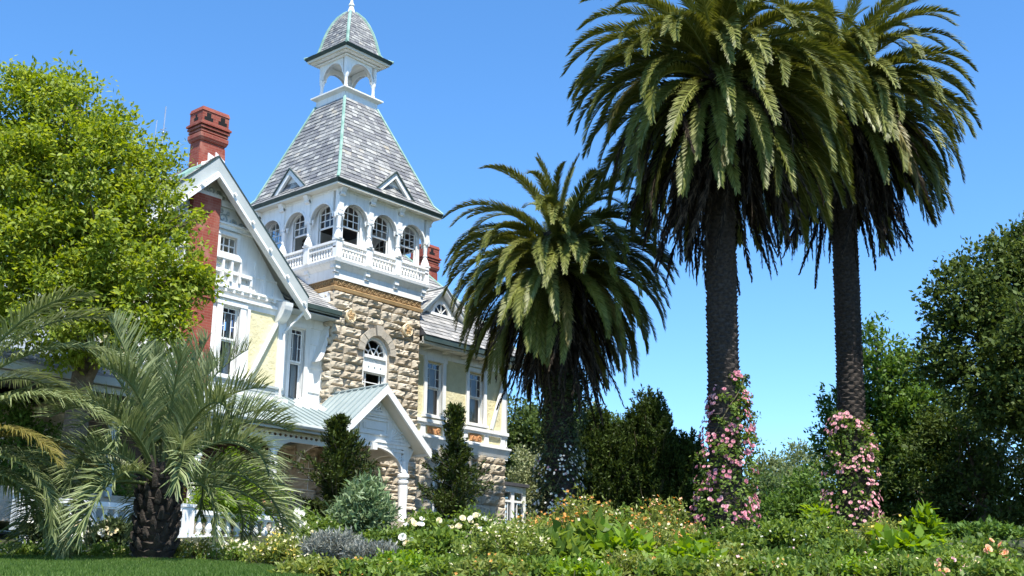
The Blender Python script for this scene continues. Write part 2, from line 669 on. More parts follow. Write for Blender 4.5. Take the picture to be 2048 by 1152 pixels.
# --- ground floor stone of the right wing, with an arched window
LA = (5.05, 6.75, 3.2, 4.55, 'arch')
mb = MB(front(FY))
wall(mb, -8.6, 8.72, 1.6, 5.6, -.3, -.01, [LA])
H(mb, 'stone_backing', mortar)
mb = MB(front(FY))
rock_wall(mb, 3.75, 8.72, 2.0, 5.62, [LA], .36, .5, 1.0, .12, 3, .38)
H(mb, 'rock_faced_wall', stone_m)
mb = MB(front(FY))
rock_wall(mb, -2.0, 0, 2.4, 5.5, [], .36, .5, 1.0, .12, 5)
H(mb, 'rock_faced_wall', stone_m)
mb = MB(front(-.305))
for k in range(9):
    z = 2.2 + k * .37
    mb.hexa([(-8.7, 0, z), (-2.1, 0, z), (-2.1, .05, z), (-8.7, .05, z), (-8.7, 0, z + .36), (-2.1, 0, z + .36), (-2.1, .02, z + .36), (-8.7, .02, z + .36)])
H(mb, 'shade_dark_siding', dkwood)  # wall coloured dark to stand in for the shade under the veranda
mb = MB(lambda u, w_, z: (-8.71 - w_, u, z))
rock_wall(mb, -.35, 5, 2.2, 5.8, [], .36, .5, 1.0, .12, 7)
H(mb, 'rock_faced_wall', stone_m)


def voussoirs(parent, M, c, zs, r0, r1, n, w0, w1, key=True):
    rr = random.Random(int(zs * 100))
    mb = MB(M)
    for i in range(n):
        a0, a1 = math.pi * i / n + .012, math.pi * (i + 1) / n - .012
        big = key and i == n // 2
        ro = r1 + (.09 if big else 0)
        A = arc(c, zs, r0, a0, a1, 3)
        B = arc(c, zs, ro, a0, a1, 3)
        mb.strip(A, B, w0, w1 + rr.uniform(-.015, .02) + (.05 if big else 0))
    return mb.build('voussoir_arch', dress_stone, parent)


voussoirs(house, front(FY), 5.9, 4.55, .86, 1.24, 11, -.15, .06)

def glass_pane(parent, M, quads, m, name='pane'):
    mb = MB(M)
    for a, b, c, d, w_ in quads:
        mb.add([(a, w_, c), (b, w_, c), (b, w_, d), (a, w_, d)], [(0, 1, 2, 3)])
    return mb.build(name, m, parent, recalc=False)


def curtains(parent, M, u0, u1, z0, z1, w_, cover=.36, name='curtain'):
    for side in (0, 1):
        L = (u1 - u0) * cover
        a, b = (u0, u0 + L) if side == 0 else (u1 - L, u1)
        n = 22
        V, Fc = [], []
        for i in range(n + 1):
            t = i / n
            ww = w_ + .035 * math.sin(t * 5 * 2 * math.pi) + .01 * math.sin(t * 31)
            for z in (z0, z1):
                V.append(M(a + (b - a) * t, ww, z))
        for i in range(n):
            Fc.append((2 * i, 2 * i + 2, 2 * i + 3, 2 * i + 1))
        mesh_obj(name, V, Fc, curtain_m, parent, smooth=True, sharp=None)


def sash_window(M, u0, u1, z0, z1, casing=.14, cover=.36, head=True, open_=0.0):
    """double-hung window: casing with sill > sash, leaded border panes, panes, curtains"""
    mb = MB(M)
    mb.box(u0 - casing, u0, -.02, .07, z0 - .02, z1 + .02)
    mb.box(u1, u1 + casing, -.02, .07, z0 - .02, z1 + .02)
    mb.box(u0 - casing - .03, u1 + casing + .03, -.02, .09, z1 + .02, z1 + .16)
    mb.box(u0 - casing - .05, u1 + casing + .05, -.1, .14, z0 - .12, z0 - .02)
    for a, b in ((u0, u0 + .02), (u1 - .02, u1)):
        mb.box(a, b, -.24, -.02, z0, z1)
    win = mb.build('window', white, house)
    zm = z0 + (z1 - z0) * .52
    mb = MB(M)
    f = .045
    for za, zb, w_ in ((z0 + open_, zm + open_, -.15), (zm, z1, -.10)):
        mb.box(u0 + .02, u0 + .02 + f, w_ - .03, w_, za, zb)
        mb.box(u1 - .02 - f, u1 - .02, w_ - .03, w_, za, zb)
        mb.box(u0 + .02 + f, u1 - .02 - f, w_ - .03, w_, zb - f, zb)
        mb.box(u0 + .02 + f, u1 - .02 - f, w_ - .03, w_, za, za + f * 1.3)
    a, b = u0 + .02 + f, u1 - .02 - f
    bd = (b - a) * .26
    zt = z1 - f - bd * 1.0
    g = .011
    w_ = -.105
    for q in ((a + bd - g, a + bd + g, zm + f, zt - g), (b - bd - g, b - bd + g, zm + f, zt - g)):
        mb.box(q[0], q[1], w_ - .018, w_ + .01, q[2], q[3])
    mb.box(a, b, w_ - .018, w_ + .01, zt - g, zt + g)
    c = (a + b) / 2
    mb.box(c - g, c + g, w_ - .018, w_ + .01, zt + g, z1 - f)
    zc = (zm + zt) / 2
    mb.box(a, a + bd - g, w_ - .018, w_ + .01, zc - g, zc + g)
    mb.box(b - bd + g, b, w_ - .018, w_ + .01, zc - g, zc + g)
    mb.build('sash', white, win)
    glass_pane(win, M, [(a, a + bd, zm + f, zt, w_ - .006), (b - bd, b, zm + f, zt, w_ - .006), (a, b, zt, z1 - f, w_ - .006)], leadglass, 'leaded_border')
    glass_pane(win, M, [(a + bd, b - bd, zm + f, zt, w_ - .006), (a, b, z0 + f + open_, zm - f + open_, -.165)], glass)
    curtains(win, M, u0, u1, z0, z1, -.34, cover)
    return win


for q, cv in ((W1, .40), (W2, .40)):
    sash_window(front(FY), *q, cover=cv)
sash_window(front(FY), *RW, casing=.12, cover=.36)

# --- wing trim
mb = MB(front(FY))
mb.box(3.78, 8.8, -.02, .05, 8.72, 8.98)            # head board under the soffit
mb.box(3.78, 8.8, -.02, .13, 6.42, 6.54)            # sill band
mb.box(3.78, 8.78, -.02, .08, 6.34, 6.42)
mb.box(8.5, 8.74, -.02, .05, 6.54, 8.72)
mb.box(8.72, 8.77, -.6, .05, 5.6, 9.0)
mb.box(3.78, 8.8, -.02, .05, 5.98, 6.04)
for u in (4.35, 5.45, 6.45, 7.55, 8.45):
    mb.box(u, u + .22, -.02, .06, 6.04, 6.34)
mb.prism([(3.78, 5.55), (8.84, 5.55), (8.84, 5.98), (3.78, 5.98)], -.02, .04)
mb.hexa([(3.78, 0, 5.62), (8.82, 0, 5.62), (8.82, .06, 5.62), (3.78, .06, 5.62), (3.78, 0, 5.9), (8.86, 0, 5.9), (8.86, .16, 5.9), (3.78, .16, 5.9)])
mb.box(3.78, 8.88, 0, .18, 5.9, 5.97)
H(mb, 'wing_trim', white)
for c in (5.02, 7.11):
    mb = MB(front(FY))
    mb.box(c - .3, c + .3, 0, .05, 6.08, 6.30)
    for s_ in (-1, 1):
        scroll(mb, c + s_ * .15, 6.19, .085, 0, 1.3, .07, .025, s_)
    H(mb, 'terracotta_panel', terracotta)
mb = MB(front(FY))
mb.beam((8.62, .11, 8.75), (7.85, .11, 6.58), .06, .13, (1, 0, 0))
H(mb, 'diagonal_brace', white)
# soffit and eaves of the wing
mb = MB()
mb.box(3.86, 9.18, -.18, .45, 8.99, 9.05)
mb.box(8.7, 9.18, .45, 9.2, 8.99, 9.05)
H(mb, 'soffit', cream)
mb = MB()
mb.box(3.86, 9.22, -.26, -.16, 9.07, 9.24)
mb.box(9.18, 9.28, -.26, 9.2, 9.07, 9.24)
H(mb, 'gutter', gutter_m)
mb = MB()
mb.box(3.86, 9.2, -.16, -.1, 8.96, 9.2)
for i in range(5):
    u = 4.4 + i * .95
    mb.beam((u, .34, 8.93), (u, -.1, 8.96), .1, .1)
H(mb, 'eaves_board', cream)
SL = 1.18
E0, E1 = -.24, 9.26
ry = 4.3
rz = 9.26 + SL * (ry - E0)
mb = MB()
A, B, C_, D = (-2.0, E0, 9.26), (E1, E0, 9.26), (E1 - (ry - E0), ry, rz), (2.0, ry, rz)
mb.add([(3.86, E0, 9.25), B, (E1, 9.2, 9.25), (3.86, 9.2, 9.25), (3.86, ry, rz - .02), C_], [(0, 1, 5, 4), (1, 2, 5), (2, 3, 4, 5), (0, 4, 3), (0, 3, 2, 1)])
wr = H(mb, 'wing_roof', deck_m)
mb = MB()
slates(mb, (3.86, E0 - .03, 9.25), (E1, E0 - .03, 9.25), (3.86, ry, rz), C_, .21, .28, .022, 11)
slates(mb, (E1 + .02, E0, 9.25), (E1 + .02, 9.2, 9.25), C_, C_, .21, .28, .022, 12)
H(mb, 'slate_covering', slate_dk, wr)
mb = MB()
mb.tube([(E1, E0, 9.28), C_], .06, 8)
H(mb, 'hip_cap', copper, wr)

# dormer with a half-round window on the wing roof
DX, DY = 5.53, .72
dm = MB()
dm.prism([(DX - .86, 10.3), (DX + .86, 10.3), (DX, 11.2)], DY, 2.2)
dorm = H(dm, 'dormer', white)
mb = MB(front(DY))
mb.strip(arc(DX, 10.42, .36, 0, math.pi, 16), arc(DX, 10.42, .47, 0, math.pi, 16), 0, .08)
mb.box(DX - .62, DX + .62, 0, .16, 10.30, 10.40)
for a in (45, 90, 135):
    mb.beam((DX + .06 * math.cos(R(a)), .035, 10.42 + .06 * math.sin(R(a))), (DX + .36 * math.cos(R(a)), .035, 10.42 + .36 * math.sin(R(a))), .03, .025, (0, 1, 0))
mb.tube([(DX - .75, .08, 10.42), (DX - .5, .08, 10.42)], .03, 6)
H(mb, 'half_round_frame', white, dorm)
mb = MB(front(DY))
mb.add([(DX, .012, 10.42)] + [(u, .012, z) for u, z in arc(DX, 10.42, .36, 0, math.pi, 16)], [(0, i, i + 1) for i in range(1, 17)])
H(mb, 'pane', dark_pane, dorm)
mb = MB()
for s_ in (-1, 1):
    mb.hexa([(DX, .45, 11.24), (DX + s_ * 1.06, .45, 10.26), (DX + s_ * 1.06, 1.3, 10.26), (DX, 2.4, 11.24),
             (DX, .45, 11.36), (DX + s_ * 1.1, .45, 10.34), (DX + s_ * 1.1, 1.3, 10.34), (DX, 2.4, 11.36)])
H(mb, 'rake_board', white, dorm)
mb = MB()
for s_ in (-1, 1):
    o = .03
    p = [(DX, .41, 11.38), (DX + s_ * 1.13, .41, 10.34), (DX + s_ * 1.13, 1.35, 10.34), (DX, 2.45, 11.38)]
    if s_ < 0:
        slates(mb, p[1], p[2], p[0], p[3], .2, .26, .02, 21)
    else:
        slates(mb, p[2], p[1], p[3], p[0], .2, .26, .02, 22)
H(mb, 'dormer_slates', slate_dk, dorm)
mb = MB()
for s_ in (-1, 1):
    mb.beam((DX, .42, 11.385), (DX + s_ * 1.14, .42, 10.335), .03, .05, (0, 1, 0))
mb.tube([(DX, .42, 11.4), (DX, 2.3, 11.4)], .035, 6)
H(mb, 'dormer_edge', greypaint, dorm)

# --- recess roof between gable and tower
mb = MB()
rs = .72
p = [(-2.1, -.34, 9.22), (0, -.34, 9.22), (0, 4.2, 9.22 + rs * 4.54), (-3.4, 4.2, 9.22 + rs * 4.54)]
mb.hexa([(a, b, c - .12) for a, b, c in p] + p)
rr_ = H(mb, 'recess_roof', deck_m)
mb = MB()
slates(mb, (-2.2, -.36, 9.22), (0, -.36, 9.22), (-2.2, 3, 9.22 + rs * 3.36), (0, 3, 9.22 + rs * 3.36), .2, .26, .02, 31)
H(mb, 'slate_covering', slate_dk, rr_)
mb = MB()
mb.box(-1.95, 0, -.43, -.33, 9.1, 9.24)
H(mb, 'gutter', gutter_m)
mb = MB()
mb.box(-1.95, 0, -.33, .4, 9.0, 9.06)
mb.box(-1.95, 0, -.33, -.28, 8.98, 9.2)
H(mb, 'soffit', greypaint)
mb = MB(front(FY))
mb.box(-2.1, 0, -.02, .06, 8.72, 9.0)
mb.box(-.62, -.56, -.01, .04, 6.2, 8.7)
mb.box(-.1, .0, -.01, .05, 6.2, 8.7)
for z in (6.75, 7.5, 8.25):
    mb.box(-.56, -.1, -.01, .03, z - .04, z + .04)
br_ = arc(-.62, 8.95, .55, -math.pi / 2, 0, 8)
mb.prism([(-.02, 8.95)] + [(-.02 - .42 * (1 - math.sin(t)), 8.95 - 1.3 * math.cos(t)) for t in np.linspace(0.0, math.pi / 2, 9)][::-1][::-1], 0, .3)
mb.box(-2.1, .05, -.02, .16, 6.05, 6.28)
H(mb, 'recess_trim', white)

# --- gable bay
GY, GX, GA, GS = -.3, -5.2, 12.70, .972
GO = -.80


def groof(x):
    return GA - GS * abs(x - GX)


GW = [(-4.36, -3.76, 6.6, 8.58), (2 * GX + 3.76, 2 * GX + 4.36, 6.6, 8.58)]
GU = [(-4.62, -4.04, 10.1, 10.62), (2 * GX + 4.04, 2 * GX + 4.62, 10.1, 10.62)]
mb = MB(front(GY))
wall(mb, -8.7, -2.1, 1.8, 9.0, -.25, 0, GW)
wall(mb, -6.75, -3.65, 9.0, 10.9, -.25, 0, GU)
mb.prism([(-6.75, 10.9), (-3.65, 10.9), (GX, groof(GX) - .2)], -.25, 0)
mb.prism([(-3.65, 9.0), (-2.0, 9.0), (-3.65, groof(-3.65) - .2)], -.25, 0)
mb.prism([(-6.75, 9.0), (-8.45, 9.0), (-6.75, groof(-6.75) - .2)], -.25, 0)
gw = H(mb, 'gable_wall', white)
for q in GW:
    sash_window(front(GY), *q, casing=.2, cover=.3)
for a, b, c, d in GU:
    mb = MB(front(GY))
    mb.box(a - .1, a, -.02, .07, c, d)
    mb.box(b, b + .1, -.02, .07, c, d)
    mb.box(a - .1, b + .1, -.02, .09, d, d + .1)
    mb.box(a - .14, b + .14, -.02, .14, c - .09, c)
    win = H(mb, 'attic_window', white)
    mb = MB(front(GY))
    for i in range(4):
        u = a + (b - a) * i / 3
        mb.box(u - .018, u + .018, -.1, -.06, c, d)
    for z in (c + .015, (c + d) / 2, d - .015):
        mb.box(a, b, -.095, -.065, z - .018, z + .018)
    mb.build('sash', white, win)
    glass_pane(win, front(GY), [(a, b, c, d, -.08)], glass)

for s_ in (1, -1):
    mb = MB(front(GY))

    def X_(u):
        return u if s_ > 0 else 2 * GX - u

    def bx(u0, u1, w0, w1, z0, z1):
        a, b = sorted((X_(u0), X_(u1)))
        mb.box(a, b, w0, w1, z0, z1)
    bx(-3.5, -3.4, -.01, .055, 6.5, 8.64)
    bx(-2.36, -2.1, -.01, .07, 6.2, 8.68)
    bx(-4.9, -2.1, -.01, .05, 8.62, 8.78)
    bx(-4.9, -2.1, -.01, .13, 8.78, 8.86)
    bx(-4.9, -2.1, -.01, .09, 9.0, 9.06)
    bx(-4.9, -2.1, -.01, .16, 9.06, 9.13)
    for i in range(9):
        u = -4.7 + i * .29
        bx(u, u + .07, .09, .15, 8.96, 9.06)
    # stepped box below the attic window
    for i, (u0, u1, z0, z1) in enumerate(((-4.85, -3.95, 9.14, 9.98), (-3.95, -3.55, 9.14, 9.55))):
        bx(u0, u1, 0, .14, z0, z0 + .12)
        bx(u0, u1, 0, .22, z1 - .1, z1)
        for k in range(4 if i == 0 else 1):
            t = u0 + (u1 - u0) * k / 3 if i == 0 else u1
            bx(t - .035, t + .035, 0, .2, z0 + .12, z1 - .1)
        if i == 0:
            bx(u0, u1, .02, .14, 9.5, 9.6)
    for u in (-3.3, -2.95, -2.6):
        top = groof(u) - .75
        bx(u - .03, u + .03, -.01, .035, 9.13, top)
    bx(-3.5, -2.5, -.01, .03, 9.6, 9.66)
    # tie beams
    bx(-4.8, -3.35, -.01, .1, 10.80, 10.92)
    bx(-4.8, -3.4, -.01, .16, 10.92, 10.98)
    bx(-4.7, -4.1, -.01, .1, 11.45, 11.62)
    a, b = X_(-2.35), X_(-3.38)
    mb.beam((a, .06, 8.62), (b, .06, 6.55), .06, .2, (0, 1, 0))
    if s_ > 0:
        mb.box(-5.72, -4.7, -.01, .1, 11.62, 11.74)
    H(mb, 'gable_framing', white)
for s_ in (1, -1):
    mb = MB(front(GY))
    a, b = sorted((-3.4 if s_ > 0 else 2 * GX + 3.4, -2.36 if s_ > 0 else 2 * GX + 2.36))
    mb.box(a, b, -.01, .02, 6.52, 8.62)
    H(mb, 'roughcast_panel', plaster)
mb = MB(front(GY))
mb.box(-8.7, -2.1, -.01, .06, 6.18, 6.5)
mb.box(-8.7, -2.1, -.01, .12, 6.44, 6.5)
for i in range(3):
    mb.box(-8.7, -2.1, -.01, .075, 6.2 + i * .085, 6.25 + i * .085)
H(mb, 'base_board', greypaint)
mb = MB(front(GY))
mb.box(-8.7, -1.95, -.01, .16, 6.06, 6.17)
H(mb, 'porch_flashing', white)
mb = MB(front(GY))
for s_ in (1, -1):
    o = GX
    for du, z, r_, sg in ((.62, 11.12, .19, 1), (1.0, 11.05, .12, -1), (1.25, 11.03, .1, 1), (.55, 11.32, .08, -1), (.78, 11.3, .06, 1)):
        scroll(mb, o + s_ * du, z, r_, R(200), 1.5, .03, .03, s_ * sg)
    for du, z, r_, sg in ((.16, 11.85, .15, 1), (.42, 11.78, .1, -1), (.58, 11.72, .06, 1)):
        scroll(mb, o + s_ * du, z, r_, R(120), 1.5, .03, .028, s_ * sg)
H(mb, 'scrollwork', greypaint)

# gable roof
gr = MB()
for s_ in (1, -1):
    hw = 3.5
    gr.hexa([(GX, GO, GA - .14), (GX + s_ * hw, GO, GA - .14 - GS * hw), (GX + s_ * hw, 7, GA - .14 - GS * hw), (GX, 7, GA - .14),
             (GX, GO, GA - .02), (GX + s_ * hw, GO, GA - .02 - GS * hw), (GX + s_ * hw, 7, GA - .02 - GS * hw), (GX, 7, GA - .02)])
gro = H(gr, 'gable_roof', cream)
mb = MB()
for s_ in (1, -1):
    hw = 3.53
    mb.hexa([(GX, GO - .03, GA - .02), (GX + s_ * hw, GO - .03, GA - .02 - GS * hw), (GX + s_ * hw, 7, GA - .02 - GS * hw), (GX, 7, GA - .02),
             (GX, GO - .03, GA + .035), (GX + s_ * hw, GO - .03, GA + .035 - GS * hw), (GX + s_ * hw, 7, GA + .035 - GS * hw), (GX, 7, GA + .035)])
H(mb, 'roof_edge', gutter_m, gro)
mb = MB()
hw = 3.53
for s_ in (1, -1):
    a, b = (GX, GO, GA + .04), (GX + s_ * hw, GO, GA + .04 - GS * hw)
    c, d = (GX, 7, GA + .04), (GX + s_ * hw, 7, GA + .04 - GS * hw)
    if s_ > 0:
        slates(mb, b, d, a, c, .2, .26, .02, 41)
    else:
        slates(mb, d, b, c, a, .2, .26, .02, 42)
H(mb, 'slate_covering', slate_dk, gro)
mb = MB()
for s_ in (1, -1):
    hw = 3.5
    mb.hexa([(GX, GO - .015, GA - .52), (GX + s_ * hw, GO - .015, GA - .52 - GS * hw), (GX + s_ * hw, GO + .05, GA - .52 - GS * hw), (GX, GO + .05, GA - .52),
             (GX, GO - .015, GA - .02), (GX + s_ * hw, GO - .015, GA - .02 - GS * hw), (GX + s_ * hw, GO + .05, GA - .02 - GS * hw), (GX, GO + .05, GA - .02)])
H(mb, 'bargeboard', greypaint, gro)  # grey stands in for the shade the roof edge throws here
mb = MB()
for s_ in (1, -1):
    hw = 3.56
    mb.hexa([(GX, GO - .13, GA - .64), (GX + s_ * hw, GO - .13, GA - .64 - GS * hw), (GX + s_ * hw, GO + .08, GA - .64 - GS * hw), (GX, GO + .08, GA - .64),
             (GX, GO - .13, GA - .53), (GX + s_ * hw, GO - .13, GA - .53 - GS * hw), (GX + s_ * hw, GO + .08, GA - .53 - GS * hw), (GX, GO + .08, GA - .53)])
    mb.hexa([(GX, GO - .05, GA - .50), (GX + s_ * hw, GO - .05, GA - .50 - GS * hw), (GX + s_ * hw, GO, GA - .50 - GS * hw), (GX, GO, GA - .50),
             (GX, GO - .05, GA - .46), (GX + s_ * hw, GO - .05, GA - .46 - GS * hw), (GX + s_ * hw, GO, GA - .46 - GS * hw), (GX, GO, GA - .46)])
    for i in range(5):
        t = .55 + i * .68
        mb.beam((GX + s_ * (t - .035), GO - .14, GA - .50 - GS * (t - .035)), (GX + s_ * (t + .035), GO - .14, GA - .50 - GS * (t + .035)), .07, .10, (0, 1, 0))
H(mb, 'barge_moulding', white, gro)
mb = MB()
mb.tube([(-1.8, GO, 8.8), (-2.2, -.42, 8.15), (-2.22, -.4, 6.2)], .04, 8)
H(mb, 'downpipe', white)
mb = MB()
for k in range(8):
    a0, a1 = R(11 * k), R(11 * (k + 1))
    mb.hexa([(-2.5, -.3, 9.05 - .0 * k), (-2.5, -.3, 9.05), (-2.22, -.3, 9.05), (-2.22, -.3, 9.05),
             (-2.5, -.3 - .5 * math.sin(a1), 9.0 - .6 * math.cos(a1)), (-2.5, -.3 - .5 * math.sin(a0), 9.0 - .6 * math.cos(a0)), (-2.22, -.3 - .5 * math.sin(a0), 9.0 - .6 * math.cos(a0)), (-2.22, -.3 - .5 * math.sin(a1), 9.0 - .6 * math.cos(a1))])
H(mb, 'eaves_bracket', white)

# brick breast and chimney on the gable
mb = MB()
mb.box(-5.73, -4.82, -.53, -.3, 2.2, 11.58)
mb.box(-5.82, -4.73, -.6, -.3, 2.2, 4.2)
mb.box(-5.76, -4.79, -.56, -.3, 8.6, 8.73)
H(mb, 'chimney_breast', brick)


def chimney(x0, x1, y0, y1, zb, zt, holes=True):
    cx, cy, hx, hy = (x0 + x1) / 2, (y0 + y1) / 2, (x1 - x0) / 2, (y1 - y0) / 2
    mb = MB()

    def slab(e0, e1, z0, z1):
        a, b, c, d = hx + e0, hy + e0, hx + e1, hy + e1
        mb.hexa([(cx - a, cy - b, z0), (cx + a, cy - b, z0), (cx + a, cy + b, z0), (cx - a, cy + b, z0), (cx - c, cy - d, z1), (cx + c, cy - d, z1), (cx + c, cy + d, z1), (cx - c, cy + d, z1)])
    H_ = zt - zb
    slab(0, 0, zb, zt - 1.02)
    slab(.03, .07, zt - 1.02, zt - .92)
    slab(.07, .07, zt - .92, zt - .80)
    slab(.03, .03, zt - .80, zt - .76)
    for i in range(3):
        slab(.06 + .03 * i, .06 + .03 * i, zt - .76 + i * .10, zt - .70 + i * .10)
        slab(.02 + .03 * i, .02 + .03 * i, zt - .70 + i * .10, zt - .66 + i * .10)
    slab(.05, .05, zt - .46, zt - .12)
    slab(.07, .04, zt - .12, zt)
    # raised arris on the corner, notched to a point
    for sx in (-1, 1):
        mb.hexa([(cx + sx * hx - .08, cy - hy - .05, zb), (cx + sx * hx + .05, cy - hy - .05, zb), (cx + sx * hx + .05, cy - hy + .08, zb), (cx + sx * hx - .08, cy - hy + .08, zb),
                 (cx + sx * hx - .02, cy - hy - .012, zt - 1.1), (cx + sx * hx + .012, cy - hy - .012, zt - 1.1), (cx + sx * hx + .012, cy - hy + .02, zt - 1.1), (cx + sx * hx - .02, cy - hy + .02, zt - 1.1)])
    ch = H(mb, 'chimney', brick)
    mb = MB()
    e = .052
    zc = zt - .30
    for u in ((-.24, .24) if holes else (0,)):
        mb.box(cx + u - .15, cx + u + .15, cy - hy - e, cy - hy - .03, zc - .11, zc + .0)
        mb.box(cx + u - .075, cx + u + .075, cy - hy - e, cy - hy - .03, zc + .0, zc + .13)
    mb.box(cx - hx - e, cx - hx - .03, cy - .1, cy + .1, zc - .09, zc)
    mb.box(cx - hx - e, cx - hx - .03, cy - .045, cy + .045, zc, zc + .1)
    mb.build('smoke_hole', hole_black, ch)  # flat black pads painted as the dark of open holes
    return ch


c1 = chimney(-5.63, -4.82, -.50, .02, 12.2, 14.2)
mb = MB(lambda u, w_, z: (u + .13, -.50 - w_, z + .12))
mb.prism([(-5.83, 12.02), (-5.5, 12.3), (-5.5, 12.48), (-5.83, 12.32)], 0, .03)
mb.prism([(-5.5, 12.32), (-5.2, 12.55), (-5.2, 12.62), (-5.5, 12.72)], 0, .032)
mb.prism([(-5.25, 12.5), (-4.93, 12.3), (-4.93, 12.62), (-5.25, 12.82)], 0, .03)
mb.prism([(-5.9, 11.95), (-5.3, 12.55), (-5.3, 12.66), (-5.9, 12.16)], .04, .06)
mb.build('step_flashing', white, c1)
mb = MB(lambda u, w_, z: (u + .13, -.50 - w_, z + .12))
mb.prism([(-6.25, 11.70), (-5.75, 12.18), (-5.75, 12.30), (-6.25, 11.86)], -.5, .1)
mb.build('copper_flashing', copper, c1)
chimney(7.95, 8.66, 4.0, 4.7, 10.5, 14.36, False)


# ------------------------------------------------------------------ tower
TW = 3.78
AO = (1.33, 2.43, 5.9, 8.28, 'arch')
mb = MB(front(0))
wall(mb, 0, TW, 1.8, 10.1, -.3, -.01, [AO])
mb2 = MB()
mb2.box(.01, .3, .3, 3.78, 1.8, 10.1)
mb2.box(3.48, 3.77, .3, 3.78, 1.8, 10.1)
mb2.box(.3, 3.48, 3.48, 3.78, 1.8, 10.1)
mb2.box(.3, 3.48, .3, 3.48, 10.0, 10.1)
mb.v += mb2.v
mb.f += [[i + len(mb.v) - len(mb2.v) for i in f] for f in mb2.f]
H(mb, 'tower_backing', mortar)
mb = MB(front(0))
rock_wall(mb, -.05, TW + .05, 2.2, 10.02, [AO], .285, .38, .85, .125, 8, .26)
H(mb, 'tower_front', stone_m)
mb = MB(lambda u, w_, z: (.0 - w_, u, z))
rock_wall(mb, -.05, .42, 2.2, 10.02, [], .285, .3, .5, .11, 9)
rock_wall(mb, .42, 3.8, 9.0, 10.02, [], .285, .4, .8, .04, 10)
H(mb, 'tower_side', stone_m)
mb = MB()
mb.M = lambda u, w_, z: (TW + w_, u, z)
rock_wall(mb, -.05, 3.8, 2.2, 10.02, [], .285, .4, .8, .06, 10)
H(mb, 'tower_side', stone_m)
mb = MB(lambda u, w_, z: (.0 - w_, u, z))
mb.box(.1, 1.5, .03, .1, 9.35, 9.98)
H(mb, 'tower_flashing', white)
voussoirs(house, front(0), 1.88, 8.28, .565, .82, 9, -.2, .09)
# arched window
M0 = front(0)
mb = MB(M0)
mb.strip(arc(1.88, 8.28, .45, 0, math.pi, 18), arc(1.88, 8.28, .56, 0, math.pi, 18), -.22, -.06)
mb.box(1.32, 1.43, -.22, -.06, 5.9, 8.28)
mb.box(2.33, 2.44, -.22, -.06, 5.9, 8.28)
mb.box(1.43, 2.33, -.2, -.06, 7.72, 8.12)
mb.box(1.41, 2.35, -.2, .0, 8.1, 8.2)
mb.box(1.41, 2.35, -.2, -.02, 7.64, 7.72)
aw = H(mb, 'arched_window', white)
mb = MB(M0)
mb.strip(arc(1.88, 8.22, .22, 0, math.pi, 12), arc(1.88, 8.22, .25, 0, math.pi, 12), -.16, -.12)
for a in (60, 120, 25, 155):
    r0 = 0 if a in (60, 120) else .24
    mb.beam((1.88 + r0 * math.cos(R(a)), -.14, 8.22 + r0 * math.sin(R(a))), (1.88 + .46 * math.cos(R(a)), -.14, 8.22 + .46 * math.sin(R(a))), .03, .03, (0, 1, 0))
for u in (1.45, 1.56, 2.18, 2.30):
    mb.box(u - .015, u + .015, -.16, -.12, 5.9, 7.66)
for z in (7.62, 7.32, 7.0, 6.6):
    mb.box(1.43, 2.33, -.158, -.122, z - .016, z + .016)
for u in (1.62, 1.88, 2.14):
    mb.box(u - .03, u + .03, -.06, -.03, 7.84, 7.96)
mb.box(1.45, 2.31, -.06, -.045, 8.02, 8.05)
mb.build('sash', white, aw)
mb = MB(M0)
mb.add([(1.88, -.15, 8.2)] + [(u, -.15, z) for u, z in arc(1.88, 8.2, .47, 0, math.pi, 16)], [(0, i, i + 1) for i in range(1, 17)])
mb.add([(1.43, -.15, 5.9), (2.33, -.15, 5.9), (2.33, -.15, 7.65), (1.43, -.15, 7.65)], [(0, 1, 2, 3)])
mb.build('pane', leadglass, aw, recalc=False)
for u, z in ((.63, 9.27), (3.16, 9.28)):
    mb = MB(lambda a, b, c, u=u, z=z: (u + a, -.06 - c, z + b))
    mb.lathe((0, 0, 0), [(.23, 0), (.23, .06), (.2, .1), (.17, .085), (.001, .085)], 20)
    md = mb.build('medallion', medal, house, True)
    mb = MB(front(0))
    for k in range(5):
        a = 2 * math.pi * k / 5 + .3
        scroll(mb, u + .09 * math.cos(a), z + .09 * math.sin(a), .06, a, 1.2, .15, .02)
    mb.tube([(u, .13, z - .03), (u, .17, z)], [.05, .03], 8)
    mb.build('relief_carving', goldtrim, md, True)

# frieze, cornice, balcony
mb = MB()
mb.ring4(CX, CY, 1.96, 1.99, 10.03, 10.13)
mb.ring4(CX, CY, 1.99, 1.95, 10.13, 10.155)
H(mb, 'ochre_moulding', goldtrim)
mb = MB()
mb.ring4(CX, CY, 1.93, 1.93, 10.155, 10.39)
fz = H(mb, 'gilt_frieze', gold)
mb = MB()
for k in range(2) if False else (0, 3):
    mb.M = side4(CX, CY, k)
    for i in range(15):
        u = -1.77 + i * .253
        scroll(mb, u, 10.27, .085, R(90 * (i % 4)), 1.4, 1.94, .016, 1 if i % 2 else -1)
        mb.tube([(u + .1, 1.94, 10.19), (u + .14, 1.945, 10.27), (u + .1, 1.94, 10.36)], .012, 5)
mb.build('relief_carving', giltrel, fz, True)
mb = MB()
mb.ring4(CX, CY, 1.97, 1.97, 10.39, 10.72)
mb.ring4(CX, CY, 1.98, 2.08, 10.72, 10.86)
mb.ring4(CX, CY, 2.10, 2.10, 10.86, 10.90)
for k in range(4):
    mb.M = side4(CX, CY, k)
    for u in (-1.93, -.65, .65, 1.93):
        mb.box(u - .08, u + .08, 1.9, 2.02, 10.58, 10.74)
        mb.box(u - .09, u + .09, 1.9, 2.07, 10.70, 10.86)
H(mb, 'balcony_cornice', white)

